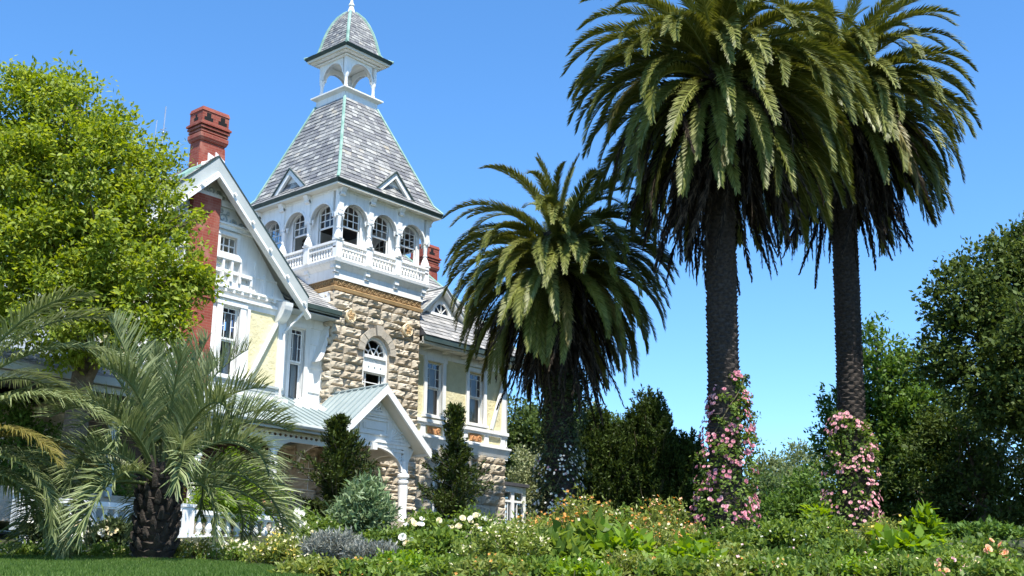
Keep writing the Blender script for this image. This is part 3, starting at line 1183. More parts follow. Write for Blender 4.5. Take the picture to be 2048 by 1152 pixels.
mb = MB()
mb.ring4(CX, CY, 2.13, 2.15, 10.90, 10.99)
mb.ring4(CX, CY, 2.09, 2.09, 10.99, 11.05)
PU = (-1.96, -.655, .655, 1.96)
hin = 1.95


def railing(mb, w0, w1, z0, z1, u=2.08):
    for k in range(4):
        mb.M = side4(CX, CY, k)
        mb.box(-u, u - (w1 - w0), w0, w1, z0, z1)


railing(mb, 1.98, 2.10, 11.52, 11.60, 2.10)
railing(mb, 2.0, 2.08, 11.36, 11.41, 2.08)
railing(mb, 2.0, 2.07, 11.05, 11.09, 2.07)
for k in range(4):
    mb.M = side4(CX, CY, k)
    for u in PU[:3] if True else PU:
        mb.box(u - .12, u + .12, 1.94, 2.12, 11.05, 11.62)
        mb.box(u - .15, u + .15, 1.92, 2.15, 11.62, 11.67)
bal = H(mb, 'balcony', white)
base = MB(lambda u, w_, z: (CX + u, CY - w_, z))
base.lathe((0, 2.035, 11.09), [(.02, 0), (.034, .04), (.04, .09), (.022, .16), (.018, .2), (.03, .22), (.03, .27)], 7)
proto = base.build('baluster', white, bal, True)
n_b = 0
for k in range(4):
    for b in range(3):
        for i in range(8):
            u = PU[b] + .12 + (1.31 - .24) * (i + .5) / 8
            p0 = Vector(side4(CX, CY, k)(u, 2.035, 0)) - Vector((CX, CY - 2.035, 0))
            if n_b == 0:
                proto.location = p0
            else:
                copy_of(proto, bal, p0)
            n_b += 1
# little upper spindles of the two sides that look towards the garden
base = MB(lambda u, w_, z: (CX + u, CY - w_, z))
base.lathe((0, 2.035, 11.41), [(.02, 0), (.03, .03), (.014, .06), (.03, .09), (.02, .11)], 6)
proto2 = base.build('spindle', white, bal, True)
first = True
for k in (0, 3):
    for b in range(3):
        for i in range(9):
            u = PU[b] + .12 + 1.07 * (i + .5) / 9
            p0 = Vector(side4(CX, CY, k)(u, 2.035, 0)) - Vector((CX, CY - 2.035, 0))
            if first:
                proto2.location = p0
                first = False
            else:
                copy_of(proto2, bal, p0)

# colonnettes and arcade
mb = MB()
mb.lathe((0, 0, 11.67), [(.15, 0), (.155, .03), (.14, .09), (.10, .20), (.06, .30), (.058, .33), (.078, .35), (.078, .38), (.06, .40), (.065, .44), (.088, .70), (.092, .72), (.075, .75), (.11, .80), (.11, .86)], 12)
col = None
for k in range(4):
    for u in PU[:3]:
        p = Vector(side4(CX, CY, k)(u, 2.03, 0))
        if col is None:
            mb.v = [(a + p.x, b + p.y, c) for a, b, c in mb.v]
            col = mb.build('colonnette', white, house, True)
            p0 = p
        else:
            copy_of(col, house, p - p0)
mb = MB()
for k in range(4):
    mb.M = side4(CX, CY, k)
    for b in range(3):
        c = (PU[b] + PU[b + 1]) / 2
        ar = arc(c, 12.42, .535, math.pi, 0, 20, .54)
        lo = [(u, z) for u, z in ar]
        mb.strip(lo, [(u, 13.3) for u, z in lo], 1.97, 2.08)
        mb.strip([(c + (u - c) * 1.0, z) for u, z in ar], [(c + (u - c) * 1.1, 12.42 + (z - 12.42) * 1.12) for u, z in ar], 1.95, 2.11)
    for u in PU[:3]:
        mb.box(u - .12, u + .12, 1.96, 2.09, 12.42, 13.3)
        mb.box(u - .115, u + .115, 1.94, 2.12, 12.50, 12.62)
        mb.box(u - .09, u + .09, 1.94, 2.13, 12.62, 13.2)
        mb.tube([(u - .17, 2.03, 12.36), (u - .17, 2.03, 12.52)], [.02, .05], 6)
        mb.tube([(u + .17, 2.03, 12.36), (u + .17, 2.03, 12.52)], [.02, .05], 6)
H(mb, 'arcade', white)
mb = MB()
for k in range(4):
    mb.M = side4(CX, CY, k)
    mb.box(-2.1, 2.1 - .16, 1.94, 2.1, 13.3, 13.37)
    for u in (-1.96, -.655, .655):
        mb.hexa([(u - .1, 2.05, 13.05), (u + .1, 2.05, 13.05), (u + .1, 2.1, 13.05), (u - .1, 2.1, 13.05), (u - .1, 2.05, 13.36), (u + .1, 2.05, 13.36), (u + .1, 2.3, 13.36), (u - .1, 2.3, 13.36)])
        mb.tube([(u - .1, 2.16, 13.16), (u + .1, 2.16, 13.16)], .06, 8)
H(mb, 'eaves_console', white)
mb = MB()
mb.ring4(CX, CY, 2.36, 2.36, 13.37, 13.43)
H(mb, 'tower_soffit', cream)
mb = MB()
mb.ring4(CX, CY, 2.37, 2.43, 13.43, 13.54)
H(mb, 'tower_gutter', gutter_m)

# lantern room with windows
WC, HIN = (-1.28, .0, 1.29), 1.85
mb = MB()
for k in range(4):
    mb.M = side4(CX, CY, k)
    ops = [(c - .37, c + .37, 11.72, 12.99) for c in WC]
    wall(mb, -HIN, HIN - .1, 10.95, 13.3, HIN - .1, HIN, ops)
H(mb, 'lantern_wall', white)
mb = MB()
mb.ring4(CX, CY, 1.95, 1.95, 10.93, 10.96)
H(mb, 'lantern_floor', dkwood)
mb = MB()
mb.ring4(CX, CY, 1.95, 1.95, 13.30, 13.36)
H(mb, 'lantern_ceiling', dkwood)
for k in range(4):
    Mk = side4(CX, CY, k)
    for c in WC:
        mb = MB(Mk)
        a, b = c - .37, c + .37
        mb.box(a - .06, a, HIN - .02, HIN + .03, 11.66, 12.72)
        mb.box(b, b + .06, HIN - .02, HIN + .03, 11.66, 12.72)
        mb.box(a - .06, b + .06, HIN - .02, HIN + .05, 11.6, 11.66)
        ar = arc(c, 12.70, .37, math.pi, 0, 12, .26)
        mb.strip(ar, [(u, 13.0) for u, z in ar], HIN - .09, HIN + .012)
        mb.strip(ar, [(c + (u - c) * 1.16, 12.70 + (z - 12.70) * 1.2) for u, z in ar], HIN - .02, HIN + .03)
        win = mb.build('lantern_window', white, house)
        mb = MB(Mk)
        w_ = HIN - .05
        mb.box(a, b, w_ - .02, w_ + .02, 12.2, 12.25)
        mb.box(a, a + .03, w_ - .02, w_ + .02, 11.72, 12.9)
        mb.box(b - .03, b, w_ - .02, w_ + .02, 11.72, 12.9)
        for i in (1, 2):
            u = a + .74 * i / 3
            mb.box(u - .012, u + .012, w_ - .015, w_ + .015, 12.25, 12.97)
        for z in (12.48, 12.72):
            mb.box(a, b, w_ - .013, w_ + .013, z - .012, z + .012)
        mb.build('sash', white, win)
        glass_pane(win, Mk, [(a, b, 12.25, 12.98, w_)], glass)

# spire roof: straight pyramid with a slight kick at the eaves
LX, LY = 1.83, 1.96


def sqpts(cx, cy, h, z):
    return [(cx - h, cy - h, z), (cx + h, cy - h, z), (cx + h, cy + h, z), (cx - h, cy + h, z)]


rings = [sqpts(CX, CY, 2.40, 13.54), sqpts(CX, CY, 2.16, 13.82), sqpts(LX, LY, .76, 17.4)]
mb = MB()
for a, b in zip(rings[:-1], rings[1:]):
    mb.hexa(a + b)
spire = H(mb, 'spire_roof', deck_m)
mb = MB()
for i, (a, b) in enumerate(zip(rings[:-1], rings[1:])):
    for k in range(4):
        slates(mb, a[k], a[(k + 1) % 4], b[k], b[(k + 1) % 4], .17, .25, .022, 50 + 7 * i + k)
mb.build('slate_covering', slate_m, spire)
mb = MB()
for k in range(4):
    mb.tube([Vector(r_[k]) + Vector((0, 0, .02)) for r_ in rings], .055, 6)
mb.build('copper_hip', copper, spire)

# small dormer gables on the spire
for k in range(4):
    Mk = side4(CX, CY, k)
    c = .27 if k % 2 == 0 else -.27
    mb = MB(Mk)
    z0, z1, hw, wf = 13.62, 14.52, .93, 2.24
    for s_ in (-1, 1):
        mb.hexa([(c, wf - .1, z1 - .2), (c + s_ * (hw - .2), wf - .1, z0), (c + s_ * (hw - .2), wf, z0), (c, wf, z1 - .2),
                 (c, wf - .1, z1), (c + s_ * hw, wf - .1, z0), (c + s_ * hw, wf, z0), (c, wf, z1)])
    mb.box(c - hw + .1, c + hw - .1, wf - .12, wf + .02, z0 - .06, z0 + .03)
    mb.prism([(c - hw + .1, z0), (c + hw - .1, z0), (c, z1 - .1)], 1.75, wf - .16)
    dg = mb.build('spire_dormer', white, spire)
    mb = MB(Mk)
    for du, z, r_ in ((0, z0 + .33, .12), (-.22, z0 + .16, .1), (.22, z0 + .16, .1), (-.42, z0 + .1, .06), (.42, z0 + .1, .06)):
        scroll(mb, c + du, z, r_, R(200), 1.4, wf - .13, .022, 1 if du >= 0 else -1)
    mb.build('dormer_carving', greypaint, spire, True)
    mb = MB()
    for s_ in (-1, 1):
        wb = 1.6
        P_ = [Mk(c, wf + .02, z1 + .02), Mk(c + s_ * (hw + .04), wf + .02, z0), Mk(c + s_ * (hw + .04), 2.1, z0 + .03), Mk(c, wb, z1 + .02)]
        if s_ < 0:
            slates(mb, P_[1], P_[2], P_[0], P_[3], .17, .22, .02, 71 + k)
        else:
            slates(mb, P_[2], P_[1], P_[3], P_[0], .17, .22, .02, 75 + k)
    mb.build('dormer_slates', slate_m, spire)
    mb = MB(Mk)
    for s_ in (-1, 1):
        mb.beam((c, wf + .02, z1 + .03), (c + s_ * (hw + .05), wf + .02, z0), .04, .05, (0, 1, 0))
    mb.build('dormer_edge', gutter_m, spire)

# belfry
mb = MB()
mb.ring4(LX, LY, .77, .76, 17.3, 17.62)
mb.ring4(LX, LY, .76, .90, 17.62, 17.70)
mb.ring4(LX, LY, .91, .91, 17.70, 17.75)
bf = H(mb, 'belfry', white)
mb = MB()
for k in range(4):
    mb.M = side4(LX, LY, k)
    ar = arc(0, 18.42, .50, math.pi, 0, 20, .47)
    mb.strip(ar, [(u, 19.08) for u, z in ar], .60, .70)
    mb.strip(ar, [(u * 1.1, 18.42 + (z - 18.42) * 1.12) for u, z in ar], .585, .72)
    mb.strip([(-.62, 18.2), (-.56, 18.33), (-.5, 18.42)], [(-.62, 18.42), (-.56, 18.42), (-.5, 18.425)], .62, .69)
    mb.strip([(.62, 18.2), (.56, 18.33), (.5, 18.42)], [(.62, 18.42), (.56, 18.42), (.5, 18.425)], .62, .69)
    mb.box(-.72, -.5, .6, .705, 18.42, 19.08)
    mb.box(-.8, .62, .62, .8, 19.0, 19.05)
    mb.box(-.95, .8, .8, .95, 19.07, 19.12)
mb.build('belfry_arcade', white, bf)
mb = MB()
mb.lathe((0, 0, 17.75), [(.12, 0), (.12, .03), (.09, .1), (.055, .2), (.07, .22), (.05, .25), (.055, .4), (.07, .5), (.09, .55), (.09, .7)], 10)
bp = None
for k in range(4):
    p = Vector(side4(LX, LY, k)(-.64, .64, 0))
    if bp is None:
        mb.v = [(a + p.x, b + p.y, c) for a, b, c in mb.v]
        bp = mb.build('belfry_post', white, bf, True)
        p0 = p
    else:
        copy_of(bp, bf, p - p0)
mb = MB()
mb.ring4(LX, LY, 1.03, 1.05, 19.10, 19.17)
mb.build('belfry_soffit', cream, bf)
mb = MB()
mb.ring4(LX, LY, 1.07, 1.13, 19.17, 19.27)
mb.build('belfry_gutter', gutter_m, bf)
prof = [(1.12, 19.27), (.86, 19.37), (.76, 19.52), (.71, 19.75), (.65, 20.05), (.565, 20.38), (.45, 20.7), (.32, 20.96), (.17, 21.15), (.10, 21.22)]
rings = [sqpts(LX, LY, h, z) for h, z in prof]
mb = MB()
for a, b in zip(rings[:-1], rings[1:]):
    mb.hexa(a + b)
dome = mb.build('dome_roof', deck_m, bf)
mb = MB()
for i, (a, b) in enumerate(zip(rings[:-1], rings[1:])):
    for k in range(4):
        slates(mb, a[k], a[(k + 1) % 4], b[k], b[(k + 1) % 4], .115, .17, .014, 90 + 5 * i + k)
mb.build('dome_slates', slate_m, bf)
mb = MB()
for k in range(4):
    pts = [Vector(r_[k]) for r_ in rings]
    c_ = Vector((LX, LY, 0))
    mb.tube([p + (p - c_ - Vector((0, 0, p.z))).normalized() * .012 for p in pts], [.05] + [.06] * 7 + [.05, .04], 6)
mb.build('dome_hip', copper, bf)
mb = MB()
mb.lathe((LX, LY, 21.18), [(.15, 0), (.13, .08), (.09, .22), (.075, .27), (.11, .30), (.11, .34), (.06, .4), (.05, .52), (.085, .6), (.05, .68), (.03, .8), (.012, 1.2)], 10)
mb.build('finial', white, bf, True)

# ------------------------------------------------------------------ porch
PX, PZ0, PS = .17, 6.69, .914
PF = -2.41


def pz(x):
    return PZ0 - PS * abs(x - PX)


def rib(mb, p, q, h=.035, wd=.025):
    p, q = Vector(p), Vector(q)
    mb.beam(p + Vector((0, 0, h / 2)), q + Vector((0, 0, h / 2)), wd, h)


mb = MB()
for s_ in (-1, 1):
    hw = 1.86
    mb.hexa([(PX, PF, PZ0 - .1), (PX + s_ * hw, PF, PZ0 - .1 - PS * hw), (PX + s_ * hw, -.02, PZ0 - .1 - PS * hw), (PX, -.02, PZ0 - .1),
             (PX, PF, PZ0), (PX + s_ * hw, PF, PZ0 - PS * hw), (PX + s_ * hw, -.02, PZ0 - PS * hw), (PX, -.02, PZ0)])
    for i in range(9):
        y = PF + .05 + i * .29
        rib(mb, (PX, y, PZ0), (PX + s_ * hw, y, PZ0 - PS * hw), .05, .035)
mb.tube([(PX, PF, PZ0 + .03), (PX, -.02, PZ0 + .03)], .04, 6)
pgr = H(mb, 'porch_gable_roof', tinroof)
mb = MB()
for s_ in (-1, 1):
    hw = 1.9
    mb.hexa([(PX, PF - .03, PZ0 - .26), (PX + s_ * hw, PF - .03, PZ0 - .26 - PS * hw), (PX + s_ * hw, PF + .05, PZ0 - .26 - PS * hw), (PX, PF + .05, PZ0 - .26),
             (PX, PF - .03, PZ0 + .0), (PX + s_ * hw, PF - .03, PZ0 - PS * hw), (PX + s_ * hw, PF + .05, PZ0 - PS * hw), (PX, PF + .05, PZ0)])
mb.tube([(PX + 1.9, PF, pz(PX + 1.9) - .1), (PX + 1.9, -.05, pz(PX + 1.9) - .1)], .07, 8)
H(mb, 'porch_bargeboard', white)
mb = MB()
for s_ in (-1, 1):
    hw = 1.82
    mb.hexa([(PX, PF + .05, PZ0 - .16), (PX + s_ * hw, PF + .05, PZ0 - .16 - PS * hw), (PX + s_ * hw, -.02, PZ0 - .16 - PS * hw), (PX, -.02, PZ0 - .16),
             (PX, PF + .05, PZ0 - .11), (PX + s_ * hw, PF + .05, PZ0 - .11 - PS * hw), (PX + s_ * hw, -.02, PZ0 - .11 - PS * hw), (PX, -.02, PZ0 - .11)])
H(mb, 'porch_soffit', cream)
PY = -1.86
mb = MB(front(PY))
mb.prism([(PX - 1.5, 5.12), (PX + 1.5, 5.12), (PX + 1.5, 5.16), (PX, 6.54), (PX - 1.5, 5.16)], -.08, 0)
mb.box(PX - 1.5, PX + 1.5, -.1, .06, 5.06, 5.14)
mb.box(PX - 1.45, PX + 1.45, -.08, .03, 4.95, 5.06)
mb.box(PX - .55, PX + .55, 0, .09, 5.86, 5.93)
mb.box(PX - .62, PX + .62, 0, .05, 5.80, 5.86)
for a, b, c, d in ((-.6, .6, 5.27, 5.33), (-.6, .6, 5.70, 5.76), (-.6, -.53, 5.33, 5.7), (.53, .6, 5.33, 5.7)):
    mb.box(PX + a, PX + b, 0, .06, c, d)
mb.box(PX - .42, PX + .42, 0, .035, 5.43, 5.6)
mb.box(PX - .09, PX + .09, -.06, .12, 4.82, 5.02)
ar = arc(PX, 4.28, 1.18, math.pi, 0, 24, .64)
mb.strip(ar, [(u, 4.96) for u, z in ar], -.07, .0)
mb.strip(ar, [(PX + (u - PX) * 1.05, 4.28 + (z - 4.28) * 1.09) for u, z in ar], -.09, .035)
pw = H(mb, 'porch_pediment', white)
mb = MB(front(PY))
fan(mb, PX, 5.97, .27, .02, 7)
mb.build('pediment_carving', white, pw, True)
for s_ in (-1, 1):
    mb = MB(front(PY))
    o = PX + s_ * .72
    for i in range(5):
        a = R(12 + 16 * i)
        L = .56 if i < 2 else .40 - .02 * i
        mb.tube([(o, .0, 5.2), (o + s_ * L * math.cos(a), .02, 5.2 + L * math.sin(a))], [.012, .03], 6)
    mb.box(min(o, o + s_ * .6), max(o, o + s_ * .6), 0, .03, 5.16, 5.2)
    mb.beam((o + s_ * .62, .01, 5.2), (o, .01, 5.75), .03, .03, (0, 1, 0))
    # carved spandrel
    mb.box(min(PX + s_ * .85, PX + s_ * 1.3), max(PX + s_ * .85, PX + s_ * 1.3), 0, .03, 4.84, 4.9)
    for i in range(4):
        a = R(-80 + 20 * i)
        mb.tube([(PX + s_ * 1.3, .0, 4.8), (PX + s_ * (1.3 - .3 * math.cos(a)), .01, 4.8 + .38 * math.sin(a))], [.012, .022], 6)
    mb.build('pediment_carving', white, pw, True)
mb = MB()
mb.lathe((0, 0, 0), [(.14, 2.6), (.14, 3.05), (.125, 3.1), (.155, 3.75), (.155, 3.86), (.12, 3.9), (.17, 3.96), (.17, 4.02), (.12, 4.07), (.19, 4.13), (.19, 4.2), (.11, 4.26), (.10, 4.45), (.12, 4.6)], 14)
pp = None
for x, y in ((PX + 1.33, PY + .04), (PX - 1.33, PY + .04), (-3.7, -2.12), (-6.1, -2.12)):
    if pp is None:
        mb.v = [(a + x, b + y, c) for a, b, c in mb.v]
        pp = mb.build('porch_post', white, house, True)
        q0 = (x, y)
    else:
        copy_of(pp, house, (x - q0[0], y - q0[1], 0))
for s_ in (-1, 1):
    mb = MB()
    x = PX + s_ * 1.36
    mb.box(x - .06, x + .06, PY + .08, -.1, 4.85, 5.2)
    mb.box(x - .1, x + .1, PY - .02, PY + .1, 4.26, 5.06)
    ar = arc(PY + .9, 4.3, .85, math.pi, 0, 16, .55)
    mb2 = MB(lambda u, w_, z, x=x: (x + w_, u, z))
    mb2.strip(ar, [(u, 4.86) for u, z in ar], -.04, .04)
    n = len(mb.v)
    mb.v += mb2.v
    mb.f += [[i + n for i in f] for f in mb2.f]
    if s_ > 0:       # bracket flaring to the right of the corner post
        mb.prism([(PX + 1.42, 4.3), (PX + 1.5, 4.62), (PX + 1.72, 4.98), (PX + 1.42, 5.06)], PY, PY + .1)
    H(mb, 'porch_frame', white)

# veranda roof left of the gable
EY, EZ, ES = -2.5, 5.1, .465
vr = [(-6.4, EY, EZ), (-1.55, EY, EZ), (-.32, -.02, EZ + ES * (-.02 - EY)), (-.05, .4, EZ + ES * (.4 - EY)), (-2.1, .4, EZ + ES * (.4 - EY)), (-2.1, -.3, EZ + ES * (-.3 - EY)), (-5.2, -.3, EZ + ES * (-.3 - EY))]
mb = MB()
n = len(vr)
mb.add([(a, b, c) for a, b, c in vr] + [(a, b, c - .1) for a, b, c in vr], [list(range(n)), list(range(2 * n - 1, n - 1, -1))] + [(i, (i + 1) % n, (i + 1) % n + n, i + n) for i in range(n)])
mb.hexa([(-6.4, EY, EZ - .1), (-5.2, -.3, EZ - .1), (-6.6, -.3, EZ - .1), (-6.6, -1, EZ - .1), (-6.4, EY, EZ), (-5.2, -.3, EZ + ES * 2.2), (-6.6, -.3, EZ + .1), (-6.6, -1, EZ + .05)])
for i in range(21):
    x = -6.3 + i * .3
    y1 = -.3 if x < -2.1 else .38
    if x < -5.2:
        y1 = EY + 2.2 * (x + 6.4) / 1.2
    if x > -1.55:
        y0 = EY + (x + 1.55) / 1.23 * 2.48
    else:
        y0 = EY
    if y1 - y0 > .1:
        rib(mb, (x, y0, EZ + ES * (y0 - EY)), (x, y1, EZ + ES * (y1 - EY)))
H(mb, 'veranda_roof', tinroof)
mb = MB()
mb.tube([(-6.5, EY - .06, EZ - .06), (-1.5, EY - .06, EZ - .06)], .075, 8)
mb.box(-6.5, -1.5, EY, EY + .05, EZ - .2, EZ)
H(mb, 'veranda_gutter', greypaint)
# pierced frieze board
mb = MB(front(-2.2))
zc = 4.80
for i in range(26):
    c = -6.3 + .09 + i * .18
    o_ = [(c + .09 * s1, zc + .09 * s2) for s1, s2 in ((1, 0), (1, 1), (0, 1), (-1, 1), (-1, 0), (-1, -1), (0, -1), (1, -1), (1, 0))]
    i_ = [(c + .058 * math.cos(a * math.pi / 4), zc + .04 * math.sin(a * math.pi / 4)) for a in range(9)]
    mb.strip(i_, o_, -.03, .0)
mb.box(-6.3, -1.6, -.04, .02, zc + .09, 5.0)
mb.box(-6.3, -1.6, -.04, .02, zc - .16, zc - .09)
for x in (-1.4, -3.7, -6.1):
    for s_ in (-1, 1):
        if (x > -1.5 and s_ > 0) or (x < -6 and s_ < 0):
            continue
        mb.strip([(x + s_ * .06, 4.1), (x + s_ * .12, 4.35), (x + s_ * .3, 4.55), (x + s_ * .55, 4.64)], [(x, 4.1), (x, 4.4), (x + s_ * .05, 4.64), (x + s_ * .4, 4.66)], -.04, .01)
H(mb, 'veranda_frieze', cream)
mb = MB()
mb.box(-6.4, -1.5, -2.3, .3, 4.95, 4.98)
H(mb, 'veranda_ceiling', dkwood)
mb = MB()
mb.box(-16, 1.9, -2.5, .4, 2.0, 2.75)
H(mb, 'veranda_floor', mortar)
# roof lantern at the foot of the recess window
mb = MB()
mb.hexa([(-1.75, -.55, 5.98), (-.42, -.55, 5.98), (-.42, .36, 6.1), (-1.75, .36, 6.1), (-1.2, -.2, 6.34), (-.95, -.2, 6.34), (-.95, .2, 6.36), (-1.2, .2, 6.36)])
sk = H(mb, 'roof_skylight', skylight_m)
mb = MB()
for a, b in (((-1.75, -.55, 6.0), (-.42, -.55, 6.0)), ((-1.75, -.55, 6.0), (-1.2, -.2, 6.36)), ((-.42, -.55, 6.0), (-.95, -.2, 6.36)), ((-1.2, -.2, 6.36), (-.95, -.2, 6.36)), ((-1.75, -.55, 6.0), (-1.75, .36, 6.1)), ((-.42, -.55, 6.0), (-.42, .3, 6.1))):
    mb.beam(a, b, .06, .06)
mb.build('glazing_bar', white, sk)

# slate-roofed veranda wing at the far left
mb = MB()
mb.hexa([(-15, -2.6, 5.3), (-6.7, -2.6, 5.3), (-6.7, -.36, 5.3), (-15, 6, 5.3), (-15, -2.5, 5.45), (-6.7, -2.5, 5.45), (-6.7, -.36, 6.2), (-15, 6, 6.2)])
mb.hexa([(-12.5, -.36, 5.3), (-8.75, -.36, 5.3), (-8.75, 6, 5.3), (-12.5, 6, 5.3), (-12.5, -.36, 5.5), (-8.75, -.36, 6.2), (-8.75, 6, 6.2), (-12.5, 6, 5.5)])
lv = H(mb, 'side_veranda_roof', deck_m)
mb = MB()
slates(mb, (-15, -2.65, 5.45), (-6.7, -2.65, 5.45), (-15, -.36, 6.25), (-6.7, -.36, 6.25), .2, .28, .02, 61)
mb.build('slate_covering', slate_dk, lv)
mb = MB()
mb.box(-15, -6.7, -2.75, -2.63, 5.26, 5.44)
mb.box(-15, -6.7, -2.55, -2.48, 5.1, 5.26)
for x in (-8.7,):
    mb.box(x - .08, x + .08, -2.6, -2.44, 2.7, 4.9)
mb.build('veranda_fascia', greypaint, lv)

# glazed sunroom beyond the right corner
mb = MB()
mb.box(8.76, 10.3, .55, 3.5, 4.72, 4.84)
sr = H(mb, 'sunroom_roof', deck_m)
mb = MB()
for x in (8.8, 9.45, 10.1):
    mb.box(x, x + .16, .7, .86, 2.2, 4.72)
mb.box(8.8, 10.25, .68, .84, 4.5, 4.72)
mb.box(8.8, 10.25, .72, .82, 4.14, 4.22)
mb.box(8.8, 10.25, .7, .84, 2.2, 3.1)
for x in (9.15, 9.28, 9.8):
    mb.box(x, x + .04, .75, .8, 3.1, 4.14)
mb.box(10.1, 10.26, .86, 3.4, 4.5, 4.72)
mb.build('sunroom_frame', white, sr)
mb = MB()
mb.add([(8.8, .78, 3.1), (10.25, .78, 3.1), (10.25, .78, 4.6), (8.8, .78, 4.6)], [(0, 1, 2, 3)])
mb.build('pane', glass, sr, recalc=False)
mb = MB()
mb.box(8.8, 10.25, 3.3, 3.5, 2, 4.7)
mb.build('back_wall', plaster_in, sr)

# arched ground-floor window of the wing
Mw = front(FY)
mb = MB(Mw)
mb.strip(arc(5.9, 4.55, .74, 0, math.pi, 18), arc(5.9, 4.55, .86, 0, math.pi, 18), -.2, -.04)
mb.box(5.04, 5.17, -.2, -.04, 3.1, 4.55)
mb.box(6.63, 6.76, -.2, -.04, 3.1, 4.55)
mb.box(5.17, 6.63, -.2, -.06, 4.5, 4.6)
mb.box(5.86, 5.94, -.2, -.06, 3.1, 5.28)
mb.box(5.04, 6.76, -.2, .02, 3.02, 3.12)
gwn = H(mb, 'arched_window', white)
mb = MB(Mw)
mb.add([(5.9, -.13, 4.5)] + [(u, -.13, z) for u, z in arc(5.9, 4.5, .76, 0, math.pi, 16)], [(0, i, i + 1) for i in range(1, 17)])
mb.add([(5.15, -.13, 3.1), (6.65, -.13, 3.1), (6.65, -.13, 4.5), (5.15, -.13, 4.5)], [(0, 1, 2, 3)])
mb.build('pane', glass, gwn, recalc=False)
curtains(gwn, Mw, 5.1, 6.7, 3.1, 4.9, -.3, .3)

# antenna on the ridge
ant = thing('roof_antenna', (-5.0, 2.7, 12.5), 'thin grey twin antenna masts on the ridge left of the brick chimney', 'antenna')
mb = MB()
mb.tube([(-4.95, 2.64, 12.5), (-4.92, 2.64, 15.35)], .022, 6)
mb.tube([(-5.15, 2.75, 14.0), (-5.12, 2.75, 14.85)], .018, 6)
mb.build('mast', metal_m, ant)
mb = MB()
mb.tube([(-5.15, 2.75, 14.05), (-4.92, 2.64, 14.35)], .012, 6)
mb.tube([(-5.05, 2.64, 14.55), (-4.75, 2.64, 14.55)], .01, 6)
mb.tube([(-4.92, 2.5, 14.6), (-4.92, 2.8, 14.6)], .01, 6)
mb.lathe((-4.94, 2.64, 14.4), [(.02, 0), (.05, .05), (.02, .1)], 8)
mb.build('crossbar', metal_m, ant)


# ------------------------------------------------------------------ vegetation helpers
def unit(v):
    return v / np.maximum(np.linalg.norm(v, axis=-1, keepdims=True), 1e-9)


def leaf_quads(P, D, N, L, Wd, fold=.0):
    """diamond leaves: base P, direction D, face normal N, length L, width Wd -> verts, quad faces"""
    n = len(P)
    D = unit(D)
    S_ = unit(np.cross(D, N))
    L = np.asarray(L).reshape(-1, 1) * np.ones((n, 1))
    Wd = np.asarray(Wd).reshape(-1, 1) * np.ones((n, 1))
    Nn = unit(np.cross(S_, D))
    V = np.empty((n, 4, 3))
    V[:, 0] = P
    V[:, 1] = P + D * L * .45 + S_ * Wd * .5 + Nn * L * fold
    V[:, 2] = P + D * L
    V[:, 3] = P + D * L * .45 - S_ * Wd * .5 + Nn * L * fold
    F_ = np.arange(4 * n).reshape(n, 4)
    return V.reshape(-1, 3), F_


def rand_dir(n, up=0.0):
    v = rng.normal(size=(n, 3))
    v = unit(v)
    v[:, 2] += up
    return unit(v)


def lobe_points(c, r, n, shell=.55):
    """points through the outer part of an ellipsoid, with their outward directions"""
    d = rand_dir(n)
    q = shell + (1 - shell) * rng.random(n) ** .7
    return np.asarray(c) + d * np.asarray(r) * q[:, None], d


def crown(lobes, clumps, per, clump_r, leaf, aspect, up=.35, droop=0.0, shell=.6, flat=1.0):
    """leaves of a crown: each lobe (centre, radii) holds clumps, each clump holds leaves around a twig"""
    Ps, Ds, Ns, Ls = [], [], [], []
    tot = sum(r[0] * r[2] for c, r in lobes)
    for c, r in lobes:
        k = max(6, int(clumps * r[0] * r[2] / tot))
        C_, out = lobe_points(c, r, k, shell)
        # a clump leans outward and up
        out = unit(out + np.array([0, 0, up]))
        m = per
        base = np.repeat(C_, m, 0)
        o = np.repeat(out, m, 0)
        size = np.repeat(rng.uniform(.55, 1.3, k), m)[:, None]
        t = rng.random((k * m, 1))
        lat = rng.normal(size=(k * m, 3))
        P = base + o * (t - .3) * clump_r * 1.1 * size + lat * np.array([1, 1, flat]) * clump_r * .42 * size * (1.15 - .5 * t)
        D = unit(o * .7 + rng.normal(size=P.shape) * .75 + np.array([0, 0, -droop]))
        N = unit(o * .6 + np.array([0, 0, .7]) + rng.normal(size=P.shape) * .55)
        Ps.append(P), Ds.append(D), Ns.append(N), Ls.append(leaf * rng.uniform(.65, 1.35, len(P)))
    P, D, N, L = np.concatenate(Ps), np.concatenate(Ds), np.concatenate(Ns), np.concatenate(Ls)
    return leaf_quads(P, D, N, L, L * aspect, .06)


def limbs(mb, base, top, lobes, r0, seed=1, n=None):
    """tapered trunk plus a limb to each lobe"""
    rr = random.Random(seed)
    base, top = Vector(base), Vector(top)
    pts = [base.lerp(top, t) + Vector((rr.uniform(-.1, .1), rr.uniform(-.1, .1), 0)) * (1 if 0 < t < 1 else 0) for t in (0, .25, .5, .75, 1)]
    mb.tube(pts, [r0 * 1.25, r0, r0 * .85, r0 * .7, r0 * .5], 10)
    for c, r in lobes[:n]:
        c = Vector([float(q) for q in c])
        t = rr.uniform(.35, .95)
        s_ = base.lerp(top, t)
        mid = s_.lerp(c, .5) + Vector((rr.uniform(-.3, .3), rr.uniform(-.3, .3), rr.uniform(0, .5)))
        mb.tube([s_, mid, c], [r0 * .42, r0 * .27, r0 * .1], 6)
        for k in range(5):
            q = c + Vector((rr.uniform(-1, 1) * r[0], rr.uniform(-1, 1) * r[1], rr.uniform(-.6, 1) * r[2])) * .75
            mb.tube([mid.lerp(c, rr.uniform(.3, 1)), mid.lerp(q, .6), q], [r0 * .12, r0 * .07, r0 * .03], 5)


